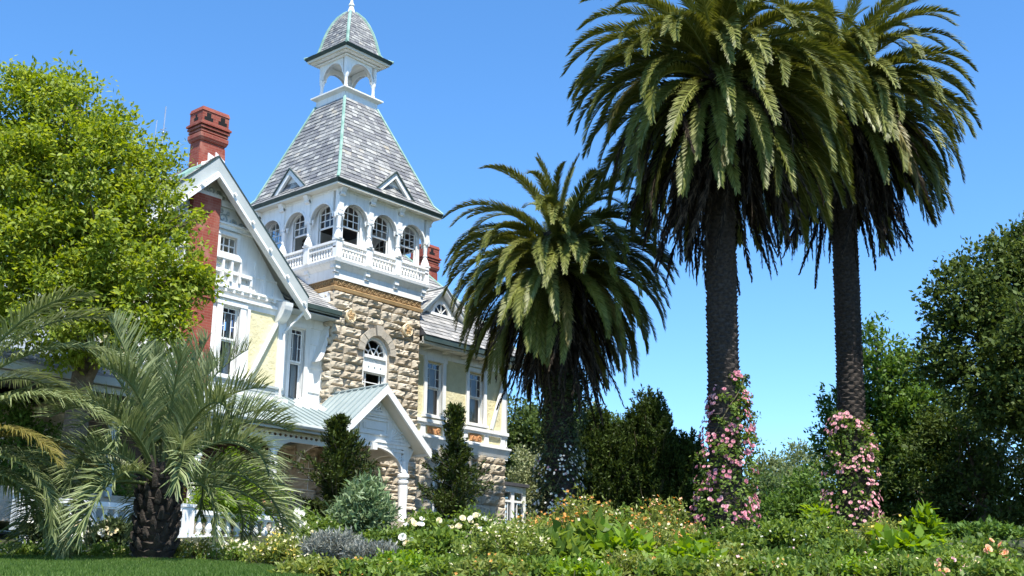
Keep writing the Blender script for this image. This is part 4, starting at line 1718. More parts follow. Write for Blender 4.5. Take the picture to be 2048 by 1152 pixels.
def lobes_px(spec, d):
    """lobes given as (px, py, radius px, depth offset m[, vertical squash])"""
    out = []
    for q in spec:
        px, py, rp, dd = q[:4]
        sq = q[4] if len(q) > 4 else 1
        c = at(px, py, d + dd)
        r = rp / FPX * (d + dd)
        out.append((c, np.array([r, r, r * sq])))
    return out


bark = mat('grey_brown_bark', (.09, .07, .05), (.17, .135, .10), .9, 9, .6, 30)
palm_bark = mat('palm_trunk_bark', (.028, .022, .018), (.066, .053, .043), .95, 12, .7, 40)
twig = mat('green_brown_stem', (.07, .07, .03), (.12, .10, .05), .8, 8)


def tree(name, label, lobes, base, r0, leafm, clumps, per, clump_r, leaf, aspect, cat='tree', group=None, seed=1, **kw):
    t = thing(name, base, label, cat, group)
    V, Fc = crown(lobes, clumps, per, clump_r, leaf, aspect, **kw)
    mesh_obj('crown', V, Fc, leafm, t)
    mb = MB()
    cs = np.mean([c for c, r in lobes], 0)
    top = (base[0] * .3 + cs[0] * .7, base[1] * .3 + cs[1] * .7, cs[2])
    limbs(mb, base, top, lobes, r0, seed)
    mb.build('trunk', bark, t, True)
    return t


# ------------------------------------------------------------------ palm fronds
def frond_mesh(name, L, e0, droop, n, leaf, wd, A0=62, A1=22, vee=.3, tip=.4, petiole=.12, leafm=None, seed=0, stem_r=.035, twist=0., shrink=1.0, raggy=.0, power=1.25):
    """feather frond growing along +X from the origin, starting at elevation e0 and bending down by droop"""
    rr = np.random.default_rng(seed)
    M_ = 40
    s = np.linspace(0, 1, M_)
    ang = np.radians(np.clip(e0 - droop * s ** power, -89, 89))
    yaw = np.radians(twist) * s ** 1.5
    dx = np.stack([np.cos(ang) * np.cos(yaw), np.cos(ang) * np.sin(yaw), np.sin(ang)], 1)
    pos = np.concatenate([[np.zeros(3)], np.cumsum((dx[1:] + dx[:-1]) / 2 * L / (M_ - 1), 0)])
    ts = petiole + (1 - petiole) * (np.arange(n) + .5) / n
    V, Fc = [], []
    for side in (-1, 1):
        t = np.clip(ts + rr.uniform(-.004, .004, n), 0, 1)
        P = np.stack([np.interp(t, s, pos[:, i]) for i in range(3)], 1)
        T = unit(np.stack([np.interp(t, s, dx[:, i]) for i in range(3)], 1))
        hz = np.stack([-np.sin(np.interp(t, s, yaw)), np.cos(np.interp(t, s, yaw)), np.zeros(n)], 1)
        Nn = unit(np.cross(T, hz))
        u = (t - petiole) / (1 - petiole)
        A = np.radians(A0 + (A1 - A0) * u) + rr.normal(0, .07 + raggy, n)
        prof = np.clip(np.minimum(.35 + u * 3.2, 1), 0, 1) * np.clip((1.02 - u) * 2.6 + .28, 0, 1) ** .8
        ln = leaf * prof * shrink * rr.uniform(.85, 1.1, n)
        vv = vee + rr.normal(0, .10 + raggy, n)
        D = unit(T * np.cos(A)[:, None] + hz * (side * np.sin(A))[:, None] + Nn * vv[:, None])
        D2 = unit(D + np.array([0, 0, -1.0]) * (tip * rr.uniform(.6, 1.4, n))[:, None])
        W1_ = unit(np.cross(D, Nn + .25 * T))
        p1 = P + D * (ln * .5)[:, None]
        p2 = p1 + D2 * (ln * .5)[:, None]
        w0 = wd * rr.uniform(.8, 1.2, n)[:, None]
        quad = np.stack([P - W1_ * w0 * .35, P + W1_ * w0 * .35, p1 + W1_ * w0 * .5, p1 - W1_ * w0 * .5, p2 + W1_ * w0 * .06, p2 - W1_ * w0 * .06], 1)
        b = len(V) * 0 + sum(len(x) for x in V)
        V.append(quad.reshape(-1, 3))
        idx = b + np.arange(n)[:, None] * 6
        Fc.append(idx + np.array([0, 1, 2, 3]))
        Fc.append(idx + np.array([3, 2, 4, 5]))
    # rachis
    k = 14
    ii = np.linspace(0, M_ - 1, k).astype(int)
    b = sum(len(x) for x in V)
    ring = []
    for j, i in enumerate(ii):
        T = dx[i]
        hz = np.array([-math.sin(yaw[i]), math.cos(yaw[i]), 0])
        Nn = np.cross(T, hz)
        r_ = stem_r * (1 - .85 * s[i]) + .004
        for a in range(4):
            ring.append(pos[i] + hz * r_ * math.cos(a * math.pi / 2 + .78) * 1.3 + Nn * r_ * math.sin(a * math.pi / 2 + .78))
    V.append(np.array(ring))
    q = []
    for j in range(k - 1):
        for a in range(4):
            q.append((b + j * 4 + a, b + j * 4 + (a + 1) % 4, b + (j + 1) * 4 + (a + 1) % 4, b + (j + 1) * 4 + a))
    Fc.append(np.array(q))
    V = np.concatenate(V)
    Fc = np.concatenate(Fc)
    me = bpy.data.meshes.new(name)
    me.vertices.add(len(V))
    me.vertices.foreach_set('co', V.astype(np.float32).ravel())
    me.loops.add(Fc.size)
    me.loops.foreach_set('vertex_index', Fc.astype(np.int32).ravel())
    me.polygons.add(len(Fc))
    me.polygons.foreach_set('loop_start', np.arange(0, Fc.size, 4, dtype=np.int32))
    me.polygons.foreach_set('loop_total', np.full(len(Fc), 4, dtype=np.int32))
    me.update(calc_edges=True)
    me.materials.append(leafm)
    return me


palm_leaf = leafmat('date_palm_leaf', (.080, .100, .014), (.15, .17, .026), (.26, .265, .075), .16, .48, .4)
palm_old = leafmat('yellowing_palm_leaf', (.10, .10, .022), (.19, .165, .04), (.26, .21, .07), .25, .45, .3)
palm_dead = leafmat('dead_palm_leaf_in_shadow', (.014, .011, .008), (.032, .024, .017), (.12, .09, .06), .05, .85, .1)  # dead brown, darkened further to hold the shadow in the hanging skirt
butia_leaf = leafmat('grey_green_palm_leaf', (.095, .13, .042), (.175, .215, .085), (.32, .355, .18), .2, .45, .4)


def put(me, name, parent, loc, az, scale=1.0, roll=0.0, pitch=0.0):
    o = bpy.data.objects.new(name, me)
    COL.objects.link(o)
    o.parent = parent
    o.location = Vector([float(q) for q in loc])
    o.rotation_euler = (Matrix.Rotation(az, 3, 'Z') @ Matrix.Rotation(-pitch, 3, 'Y') @ Matrix.Rotation(roll, 3, 'X')).to_euler()
    o.scale = (scale,) * 3
    return o


def scarred_trunk(pts, rad, step=.085, n=30, seed=0, amp=.035):
    """palm stem with rings of leaf scars"""
    rr = np.random.default_rng(seed)
    pts = np.array(pts, float)
    seg = np.linalg.norm(np.diff(pts, axis=0), axis=1)
    cum = np.concatenate([[0], np.cumsum(seg)])
    m = int(cum[-1] / step)
    V, Fc = [], []
    k = 0
    for i in range(m):
        for half in (0, 1):
            s_ = (i + (.12 if half == 0 else .95)) * step
            c = np.array([np.interp(s_, cum, pts[:, j]) for j in range(3)])
            r_ = np.interp(s_, cum, rad)
            a = np.arange(n) / n * 2 * math.pi
            wob = .02 * np.sin(a * 3 + i * .7) + rr.normal(0, .008, n)
            off = amp * (.1 if half == 0 else 1.0) * (1 + .5 * np.sin(a * 9 + (i % 2) * math.pi)) - amp * .5
            zz = .5 * step * np.sin(a * 9 + (i % 2) * math.pi) * .35
            R_ = r_ * (1 + wob) + off
            V.append(np.stack([c[0] + R_ * np.cos(a), c[1] + R_ * np.sin(a), c[2] + zz], 1))
            k += 1
    V = np.concatenate(V)
    for i in range(k - 1):
        for j in range(n):
            j2 = (j + 1) % n
            Fc.append((i * n + j, i * n + j2, (i + 1) * n + j2, (i + 1) * n + j))
    return V, np.array(Fc)


N_CLASS = 14
LIVE = [frond_mesh('frond', 4.7, e, dr, 185, .46, .036, 48, 24, .30, .22, .08, palm_leaf, 100 + i, power=1.5, stem_r=.04)
        for i, (e, dr) in enumerate([(84, 26), (76, 50), (68, 74), (60, 90), (52, 98), (44, 100), (35, 100), (26, 97), (16, 92), (6, 86), (-5, 78), (-16, 69), (-28, 58), (-40, 47)])]
OLD = [frond_mesh('frond', 4.5, e, dr, 150, .44, .032, 42, 18, .15, .5, .10, palm_old, 140 + i, raggy=.08, power=1.2) for i, (e, dr) in enumerate([(10, 95), (-12, 75), (-30, 57)])]
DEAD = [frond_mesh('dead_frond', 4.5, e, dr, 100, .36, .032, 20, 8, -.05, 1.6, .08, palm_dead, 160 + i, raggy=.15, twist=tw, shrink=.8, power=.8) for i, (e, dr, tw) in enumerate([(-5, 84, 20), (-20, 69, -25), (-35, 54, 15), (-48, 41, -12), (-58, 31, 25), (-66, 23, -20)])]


def frond_mass(name, t, items, m):
    """the rest of the fronds, past a hundred, as one part"""
    Vs, Fs, k = [], [], 0
    for me, loc, az, sc, roll, pitch in items:
        v = np.empty(len(me.vertices) * 3, np.float32)
        me.vertices.foreach_get('co', v)
        v = v.reshape(-1, 3)
        q = np.empty(len(me.loops), np.int32)
        me.loops.foreach_get('vertex_index', q)
        M3 = np.array(Matrix.Rotation(az, 3, 'Z') @ Matrix.Rotation(-pitch, 3, 'Y') @ Matrix.Rotation(roll, 3, 'X'))
        Vs.append(v @ M3.T * sc + np.array(loc) + np.array(t.location))
        Fs.append(q.reshape(-1, 4) + k)
        k += len(v)
    o = mesh_obj(name, np.concatenate(Vs), np.concatenate(Fs), m, t)
    o['kind'] = 'stuff'


def date_palm(label, base, top, r0, r1, scale, n_live, n_dead, seed, fmul=1.0, dead_len=.92, old=.2, bias=.72):
    rr = random.Random(seed)
    t = thing('date_palm', base, label, 'palm tree', 'date palms with bare trunks')
    base, top = np.array(base, float), np.array(top, float)
    pts = [base + (top - base) * q for q in (0, .1, .35, .7, 1)]
    pts.append(top + np.array([0, 0, .35]))
    V, Fc = scarred_trunk(pts, [r0 * 1.35, r0 * 1.08, r0, r1, r1 * 1.25, r1 * 1.1], .125 * scale, 30, seed, .05)
    mesh_obj('trunk', V, Fc, palm_bark, t, smooth=True, sharp=50)
    lt = top - base
    ga = math.pi * (3 - math.sqrt(5))
    extra, xdead = [], []
    for i in range(n_live + 100):
        q = ((i + .5) / n_live) ** bias if i < n_live else .45 + .54 * rr.random()
        j = min(N_CLASS - 1, int(q * N_CLASS))
        rad = r1 * (.15 + .75 * q)
        az = i * ga + rr.uniform(-.2, .2)
        z = (.55 - 2.1 * q) * scale
        me = LIVE[j]
        if q > .72 and rr.random() < old:
            me = OLD[min(2, int((q - .72) / .094))]
        args = (lt + np.array([rad * math.cos(az), rad * math.sin(az), z]), az, scale * rr.uniform(.9, 1.08) * min(1, .55 + 1.5 * q), rr.uniform(-.25, .25), rr.uniform(-.10, .10))
        if i < n_live:
            put(me, 'frond', t, *args)
        else:
            extra.append((LIVE[j], *args))
    frond_mass('inner_fronds', t, extra, palm_leaf)
    for i in range(n_dead + 90):
        q = (i + .5) / n_dead if i < n_dead else rr.random()
        j = min(5, int(q * 6))
        az = i * ga + rr.uniform(-.3, .3)
        rad = r1 * .9
        args = (lt + np.array([rad * math.cos(az), rad * math.sin(az), (-1.1 - 2.0 * q) * scale]), az, scale * dead_len * rr.uniform(.7, 1.12), rr.uniform(-.5, .5), rr.uniform(-.08, .08))
        if i < n_dead:
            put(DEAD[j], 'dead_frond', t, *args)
        else:
            xdead.append((DEAD[j], *args))
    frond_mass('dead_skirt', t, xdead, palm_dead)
    return t


# ------------------------------------------------------------------ the palms
P1b, P1t = at(1455, 1085, 32), at(1432, 105, 32)
P1b[2] = float(gz(P1b[0], P1b[1]))
palm1 = date_palm('tallest nearest date palm with a huge dark crown and pink roses round its foot', P1b, P1t, .42, .42, 1.0, 100, 100, 3)
P2b, P2t = at(1122, 1060, 35.6), at(1115, 485, 35.6)
P2b[2] = float(gz(P2b[0], P2b[1]))
palm2 = date_palm('shorter date palm beside the house corner with a vine covered trunk', P2b, P2t, .42, .40, .81, 100, 96, 5)
P3b, P3t = at(1712, 1070, 38), at(1678, 150, 38)
P3b[2] = float(gz(P3b[0], P3b[1]))
palm3 = date_palm('rightmost date palm behind the tallest one with smaller pink roses at its foot', P3b, P3t, .42, .40, 1.02, 100, 100, 8)

# ------------------------------------------------------------------ grey-green jelly palm on the lawn
BUT = [frond_mesh('frond', 2.45, e, dr, 78, .62, .026, 46, 22, .7, tp * .6, .2, butia_leaf, 200 + i, stem_r=.03, power=1.6, raggy=.10)
       for i, (e, dr, tp) in enumerate([(84, 26, .3), (76, 48, .35), (67, 74, .4), (57, 96, .5), (45, 110, .55), (33, 114, .6), (18, 108, .65), (4, 98, .7)])]


def jelly_palm(label, base, h, r, n, scale, seed, azs=None):
    rr = random.Random(seed)
    t = thing('jelly_palm', base, label, 'palm tree')
    base = np.array(base, float)
    V, Fc = scarred_trunk([base - [0, 0, .1], base + [0, 0, h * .5], base + [0, 0, h], base + [0, 0, h + .35]], [r * 1.05, r, r * .95, r * .6], .12, 26, seed, .07)
    mesh_obj('trunk', V, Fc, palm_bark, t, smooth=True, sharp=40)
    mb = MB()
    for i in range(70):      # old leaf bases left on the stem
        a = i * 2.399
        z = .1 + (h + .15) * i / 70
        p = Vector((base[0] + r * .95 * math.cos(a), base[1] + r * .95 * math.sin(a), base[2] + z))
        q = p + Vector((math.cos(a) * .10, math.sin(a) * .10, .16 + .08 * (i / 70)))
        mb.tube([p, p.lerp(q, .6) + Vector((math.cos(a), math.sin(a), 0)) * .02, q], [.065, .05, .02], 5)
    mb.build('leaf_base', palm_bark, t, True)
    ga = 2.39996
    for i in range(n):
        q = (i + .5) / n
        j = min(7, int(q * 8))
        az = (i * ga + rr.uniform(-.2, .2)) if azs is None else azs[i % len(azs)] + rr.uniform(-.25, .25)
        put(BUT[j], 'frond', t, np.array([r * .5 * math.cos(az), r * .5 * math.sin(az), h + .25 - .3 * q]), az, scale * rr.uniform(.88, 1.1), rr.uniform(-.3, .3), rr.uniform(-.1, .1))
    return t


bp_ = gat(308, 20)
jelly_palm('stocky grey green palm with arching feathery fronds and stubby trunk on the lawn', bp_, 1.25, .30, 40, 1.0, 4)
lp = gat(-130, 18.5)
FL = math.atan2(R0[1], R0[0])
t = thing('feather_palm', lp, 'feathery green palm fronds reaching in from the left edge of the lawn', 'palm tree')
V, Fc = scarred_trunk([lp - [0, 0, .1], lp + [0, 0, 1.2], lp + [0, 0, 2.4]], [.4, .36, .34], .12, 26, 9, .06)
mesh_obj('trunk', V, Fc, palm_bark, t, smooth=True, sharp=40)
rr = random.Random(77)
LPF = [frond_mesh('frond', 2.75, e, dr, 84, .52, .03, 60, 24, .2, .55, .1, m_, 230 + i, stem_r=.03, power=1.4) for i, (e, dr, m_) in enumerate([(62, 70, butia_leaf), (40, 75, butia_leaf), (24, 70, butia_leaf), (12, 62, palm_old), (4, 88, butia_leaf), (-8, 78, butia_leaf)])]
for j, daz, z, sc in ((1, .10, 2.7, 1.0), (0, -.3, 2.75, .95), (0, .5, 2.75, 1), (2, -.12, 2.25, .95), (2, .45, 2.4, 1), (3, .05, 1.85, .85), (3, -.4, 1.9, .8), (4, .12, 1.75, .98), (4, -.25, 1.6, .95), (5, .3, 1.55, .9), (5, -.1, 1.5, .9), (4, .6, 1.7, 1.0), (1, 1.2, 2.5, 1), (2, 2.0, 2.4, 1), (4, 2.8, 2.2, 1), (1, 3.6, 2.5, 1), (4, 4.3, 2.2, 1), (2, 5.0, 2.4, 1), (5, 1.1, 1.6, 1)):
    put(LPF[j], 'frond', t, (.2 * math.cos(FL + daz), .2 * math.sin(FL + daz), z), FL + daz, sc, rr.uniform(-.3, .3))

# ------------------------------------------------------------------ trees
camphor_l = leafmat('camphor_leaf', (.10, .15, .014), (.20, .27, .026), (.37, .43, .08), .45, .5, .25)
lob = lobes_px([(40, 250, 105, 0), (130, 240, 85, -.5), (30, 380, 130, -.6), (160, 360, 115, -1.0), (215, 275, 48, .2), (250, 330, 72, -.6), (285, 420, 72, -.6), (318, 335, 30, -.2), (60, 520, 120, -1.0), (190, 500, 105, -1.3), (290, 540, 92, -1.2), (362, 565, 42, -1.2), (372, 450, 30, -1.1), (395, 560, 22, -1.2), (120, 610, 100, -1.4), (250, 640, 85, -1.4), (340, 660, 50, -1.3), (-60, 330, 140, 0), (-60, 520, 140, -.8), (75, 180, 35, 0), (145, 172, 24, 0)], 26.5)
cb = gat(130, 26.5)
tree('camphor_tree', 'large bright yellow green leafy tree in front of the left gable', lob, cb, .28, camphor_l, 1150, 84, .46, .135, .46, seed=3, up=.3, droop=.35, shell=.74, flat=.7)

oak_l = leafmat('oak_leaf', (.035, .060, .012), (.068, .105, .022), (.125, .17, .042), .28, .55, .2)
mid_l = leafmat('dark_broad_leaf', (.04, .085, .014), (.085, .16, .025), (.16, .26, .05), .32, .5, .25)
lob = lobes_px([(1990, 560, 80, 0), (1930, 600, 75, -.6), (2050, 620, 110, 0), (1975, 690, 110, -.8), (1885, 640, 42, -.3), (1880, 720, 50, -.5), (2060, 760, 120, -1), (1960, 780, 70, -1.2), (2030, 500, 40, 0), (2045, 455, 14, 0), (2100, 600, 150, .5), (2190, 560, 150, -1), (2240, 680, 160, -3), (2130, 720, 150, -3.5), (2290, 520, 160, -3), (2180, 850, 130, -3)], 37)
tree('oak_tree', 'tall rounded grey green oak at the right edge of the garden', lob, gat(2110, 37), .35, oak_l, 2300, 30, .42, .17, .6, seed=5, shell=.6)
lob = lobes_px([(1760, 720, 45, 0), (1770, 780, 70, -.3), (1830, 760, 55, -.3), (1740, 860, 75, -.4), (1830, 850, 85, -.8), (1690, 830, 50, 0), (1670, 880, 40, .2), (1790, 950, 95, -.8), (1755, 670, 22, 0), (1880, 920, 95, -.6), (1720, 960, 70, .2), (1850, 1010, 90, -.4)], 45)
tree('laurel_tree', 'dense dark green tree with a pointed top behind the rightmost palm trunk', lob, gat(1780, 45), .25, mid_l, 1200, 30, .42, .2, .5, seed=6, shell=.6)
lob = lobes_px([(1900, 930, 110, 0), (1980, 900, 120, 0), (2070, 930, 130, .3), (1830, 1000, 80, .2), (1950, 1020, 90, -.3), (2060, 1030, 100, -.2), (1930, 850, 80, .5), (2020, 850, 100, .5), (1990, 1000, 80, .8), (2050, 980, 90, .8)], 42)
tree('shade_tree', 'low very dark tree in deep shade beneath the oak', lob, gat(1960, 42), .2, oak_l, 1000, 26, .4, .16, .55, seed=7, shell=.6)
light_l = leafmat('fresh_tree_leaf', (.05, .085, .02), (.09, .14, .035), (.15, .21, .07), .4, .45, .35)
lob = lobes_px([(1020, 850, 50, 0), (1055, 880, 55, 0), (1085, 850, 45, .5), (1030, 920, 50, 0), (1080, 940, 60, .3), (1040, 980, 60, 0), (1150, 850, 50, 1), (1190, 880, 60, 1)], 50)
tree('bay_tree', 'mid green tree beyond the house corner left of the vine clad palm', lob, gat(1060, 50), .22, light_l, 700, 28, .42, .18, .55, seed=8, shell=.5)
var_l = leafmat('pale_variegated_leaf', (.14, .17, .06), (.24, .27, .12), (.40, .42, .24), .3, .5, .3)
lob = lobes_px([(1055, 930, 32, 0), (1040, 965, 26, 0), (1075, 975, 36, 0), (1060, 1010, 36, -.2), (1090, 1020, 34, 0)], 45)
tree('variegated_shrub', 'pale cream variegated shrub beside the sunroom', lob, gat(1065, 45), .06, var_l, 300, 22, .25, .12, .5, 'shrub', seed=9, shell=.4)
far_l = leafmat('far_pale_leaf', (.09, .12, .04), (.15, .19, .07), (.23, .27, .12), .4, .5, .3)
for i, (px, py, rp, d, lb) in enumerate(((1545, 940, 34, 68, 'pale airy tree far behind, just right of the rose wrapped palm'), (1605, 930, 40, 72, 'pale wispy far tree left of the rightmost palm foot'), (1590, 985, 55, 60, 'low mid green far shrub between the two rose wrapped palms'), (1520, 990, 45, 58, 'yellow green far shrub right beside the pink rose column'))):
    lob = lobes_px([(px, py, rp, 0), (px - rp * .7, py + rp * .7, rp * .8, 0), (px + rp * .7, py + rp * .7, rp * .8, 0), (px, py + rp * 1.4, rp, 0)], d)
    tree('garden_tree', lb, lob, gat(px, d), .12, far_l if i != 3 else light_l, 260, 20, .5, .22, .5, group='far garden trees', seed=20 + i, shell=.3, up=.6)
lob = lobes_px([(1600, 1030, 60, 0), (1560, 1040, 50, 0), (1640, 1040, 50, 0), (1620, 980, 40, 0)], 50)
tree('shade_shrub', 'dark shaded shrub between the two rose wrapped palms', lob, gat(1600, 50), .08, mid_l, 320, 24, .4, .18, .5, 'shrub', seed=31, shell=.5)

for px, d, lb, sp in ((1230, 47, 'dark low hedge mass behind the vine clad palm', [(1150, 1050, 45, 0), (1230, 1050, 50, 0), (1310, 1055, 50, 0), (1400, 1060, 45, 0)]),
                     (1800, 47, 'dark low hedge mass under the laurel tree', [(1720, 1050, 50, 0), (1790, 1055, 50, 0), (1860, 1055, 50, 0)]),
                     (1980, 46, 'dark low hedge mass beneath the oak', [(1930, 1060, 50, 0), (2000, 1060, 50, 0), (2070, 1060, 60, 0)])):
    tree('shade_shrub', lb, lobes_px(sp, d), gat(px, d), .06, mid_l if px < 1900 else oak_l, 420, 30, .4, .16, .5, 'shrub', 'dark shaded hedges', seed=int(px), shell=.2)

lob = lobes_px([(20, 890, 70, 0), (110, 905, 60, .3), (190, 915, 50, .3), (60, 960, 55, 0), (150, 975, 45, 0), (230, 970, 40, .3), (-40, 950, 70, 0), (10, 830, 45, .4)], 28.3)  # foliage added to give the black of the shaded veranda
tree('shade_shrub', 'dark leafy mass added in place of the veranda shade behind the left balustrade', lob, gat(100, 28.3), .06, mid_l, 420, 26, .26, .12, .5, 'shrub', 'dark shaded hedges', seed=77, shell=.3)
# upright dark green shrubs with plumes of twigs
brush_l = leafmat('needle_shrub_leaf', (.018, .034, .006), (.038, .064, .011), (.085, .125, .025), .25, .55, .2)


def plume_shrub(label, lobes, base, n, plen, seed, per=34, leaf=.11, group='dark plume shrubs', m=None, nm='plume_shrub', asp=.16):
    t = thing(nm, base, label, 'shrub', group)
    rr = np.random.default_rng(seed)
    Ps, Ds, Ns = [], [], []
    tot = sum(r[0] * r[2] for c, r in lobes)
    mb = MB()
    for c, r in lobes:
        k = max(4, int(n * r[0] * r[2] / tot))
        C_, out = lobe_points(c, r, k, .3)
        ax = unit(out * np.array([.45, .45, .2]) + np.array([0, 0, 1.0]) + rr.normal(0, .14, (k, 3)))
        L_ = plen * rr.uniform(.5, 1.15, k)
        tt = np.tile(np.linspace(0, 1, per), k)
        P = np.repeat(C_, per, 0) + np.repeat(ax * L_[:, None], per, 0) * tt[:, None]
        D = unit(np.repeat(ax, per, 0) * .9 + rr.normal(0, .6, P.shape))
        Ps.append(P), Ds.append(D), Ns.append(unit(rr.normal(size=P.shape) + np.array([0, 0, .5])))
        for i in range(0, k, 4):
            mb.tube([Vector(base), Vector(C_[i]), Vector(C_[i] + ax[i] * L_[i] * .9)], [.03, .015, .005], 4)
    P, D, N = np.concatenate(Ps), np.concatenate(Ds), np.concatenate(Ns)
    L = leaf * rr.uniform(.6, 1.4, len(P))
    V, Fc = leaf_quads(P, D, N, L, L * asp * 1.6)
    mesh_obj('foliage', V, Fc, m or brush_l, t)
    mb.build('stem', twig, t)
    return t


for i, (lb, sp, bpx) in enumerate((
        ('dark plume shrub with the highest loose twigs, midway between the two nearer palms', [(1300, 845, 40, 0, 1.2), (1290, 900, 62, 0), (1320, 950, 55, 0), (1270, 970, 55, 0), (1300, 1020, 60, 0)], 1300),
        ('dark needle leaved shrub right beside the vine clad palm trunk', [(1200, 870, 30, 0, 1.2), (1195, 920, 55, 0), (1235, 930, 50, 0), (1220, 970, 65, 0), (1170, 980, 50, 0), (1200, 1030, 60, 0)], 1200),
        ('dark needle leaved shrub just left of the pink rose column', [(1375, 920, 30, 0, 1.2), (1365, 955, 55, 0), (1340, 920, 36, 0), (1400, 1000, 50, 0), (1350, 1010, 55, 0), (1380, 1050, 55, 0)], 1380))):
    plume_shrub(lb, lobes_px(sp, 43), gat(bpx, 43), 1900, .5, 40 + i, leaf=.13, asp=.24)

# two dark conifer-like shrubs by the porch
yew_l = leafmat('dark_podocarpus_leaf', (.016, .026, .005), (.036, .056, .009), (.09, .125, .022), .2, .5, .3)


def column_shrub(label, base, h, r, n, seed, group='dark upright evergreens by the porch', lean=(0, 0), prof=((0, 1), (1, .1))):
    t = thing('upright_evergreen', base, label, 'shrub', group)
    rr = np.random.default_rng(seed)
    base = np.array(base, float)
    mb = MB()
    axis = np.array([lean[0], lean[1], 1.0])
    mb.tube([Vector(base), Vector(base + axis * h * .5), Vector(base + axis * h)], [.09, .06, .015], 7)
    Ps, Ds, Ns = [], [], []
    for i in range(n):
        q = rr.random() ** .95
        a = rr.uniform(0, 2 * math.pi)
        R_ = r * np.interp(q, *zip(*prof)) * (.22 + 1.25 * rr.random() ** 1.4) + .05
        p0 = base + axis * (h * (.06 + .92 * q))
        dr = np.array([math.cos(a), math.sin(a), .35 + .9 * q])
        p1 = p0 + dr * R_
        mid = (p0 + p1) / 2 - np.array([0, 0, .10 * R_])
        mb.tube([Vector(p0), Vector(mid), Vector(p1)], [.018, .012, .004], 4)
        m = int(34 + 100 * R_)
        tt = rr.uniform(.15, 1, m)[:, None]
        P = (1 - tt) * p0 + tt * p1 + rr.normal(0, .055, (m, 3)) * (1.3 - .7 * tt)
        Ps.append(P), Ds.append(unit(dr + rr.normal(0, .8, (m, 3)))), Ns.append(unit(rr.normal(0, .8, (m, 3)) + np.array([0, 0, .8])))
    P, D, N = np.concatenate(Ps), np.concatenate(Ds), np.concatenate(Ns)
    L = .12 * rr.uniform(.6, 1.4, len(P))
    V, Fc = leaf_quads(P, D, N, L, L * .34)
    mesh_obj('foliage', V, Fc, yew_l, t)
    mb.build('trunk', bark, t)
    return t


b1 = gat(668, 31.5)
column_shrub('dark upright evergreen in front of the porch gable', b1, at(676, 838, 31.5)[2] - b1[2], 1.0, 230, 51, prof=((0, .9), (.15, 1), (.4, .75), (.62, .42), (.8, .28), (1, .06)))
b2 = gat(905, 33.5)
column_shrub('narrower taller dark evergreen with a twisted tip before the right wing', b2, at(905, 816, 33.5)[2] - b2[2], .95, 190, 52, prof=((0, .8), (.12, 1), (.3, .72), (.46, .36), (.6, .2), (.9, .17), (1, .05)))


# ------------------------------------------------------------------ roses, shrubs and beds
def rosette(name, r, m, seed=0, rings=((1.0, .15, 6), (.72, .5, 6), (.42, .85, 5))):
    """double rose bloom: rings of cupped petals"""
    rr = random.Random(seed)
    V, Fc = [], []
    for rad, tilt, n in rings:
        for i in range(n):
            a = 2 * math.pi * (i + rr.uniform(-.15, .15)) / n + rad
            d = np.array([math.cos(a), math.sin(a), 0])
            s_ = np.array([-math.sin(a), math.cos(a), 0])
            up = np.array([0, 0, 1.0])
            o = d * rad * math.cos(tilt) + up * (rad * math.sin(tilt) * .8 + .1)
            b = len(V)
            wd = rad * 1.15 + .1
            V += [np.zeros(3), o * .6 + s_ * wd * .5, o * 1.0 + s_ * wd * .32 + up * .05, o * 1.0 - s_ * wd * .32 + up * .05, o * .6 - s_ * wd * .5]
            Fc.append([b, b + 1, b + 2, b + 3, b + 4])
    me = bpy.data.meshes.new(name)
    me.from_pydata([tuple(v * r) for v in V], [], Fc)
    me.materials.append(m)
    return me


def petalmat(name, c1, c2, trans=.3):
    return leafmat(name, c1, tuple((a + b) / 2 for a, b in zip(c1, c2)), c2, trans, .6, .2)


pink = petalmat('pink_petals', (.55, .20, .26), (.80, .46, .50))
pink2 = petalmat('pale_pink_petals', (.70, .38, .42), (.85, .60, .60))
whitep = petalmat('white_petals', (.74, .72, .64), (.86, .85, .80))
cream_p = petalmat('cream_petals', (.72, .62, .38), (.85, .78, .55))
peach_p = petalmat('peach_petals', (.78, .38, .20), (.88, .60, .38))
orange_p = petalmat('orange_petals', (.50, .18, .03), (.78, .42, .12))
yellow_p = petalmat('yellow_petals', (.70, .50, .05), (.85, .70, .22))
lav_p = petalmat('grey_lilac_spikes', (.22, .20, .25), (.34, .31, .36))
rose_l = leafmat('rose_leaf', (.06, .11, .016), (.125, .195, .03), (.22, .30, .065), .36, .5, .3)
vine_l = leafmat('dark_vine_leaf', (.030, .045, .016), (.055, .08, .025), (.11, .14, .05), .3, .45, .35)
lime_l = leafmat('bright_green_leaf', (.10, .18, .012), (.17, .28, .022), (.26, .38, .05), .45, .45, .35)
mid_sh = leafmat('mid_green_leaf', (.08, .14, .02), (.155, .235, .036), (.26, .34, .075), .4, .5, .3)
olive_l = leafmat('olive_green_leaf', (.11, .15, .025), (.20, .245, .045), (.31, .34, .095), .36, .5, .3)
grey_l = leafmat('silver_green_leaf', (.10, .17, .07), (.18, .26, .12), (.30, .38, .215), .25, .5, .3)
lavl = leafmat('lavender_leaf', (.15, .16, .12), (.24, .25, .21), (.36, .36, .32), .15, .7, .15)

ROSE = {k: [rosette('blossom', 1.0, m, s) for s in range(2)] for k, m in (('pink', pink), ('pale', pink2), ('white', whitep), ('peach', peach_p), ('cream', cream_p))}


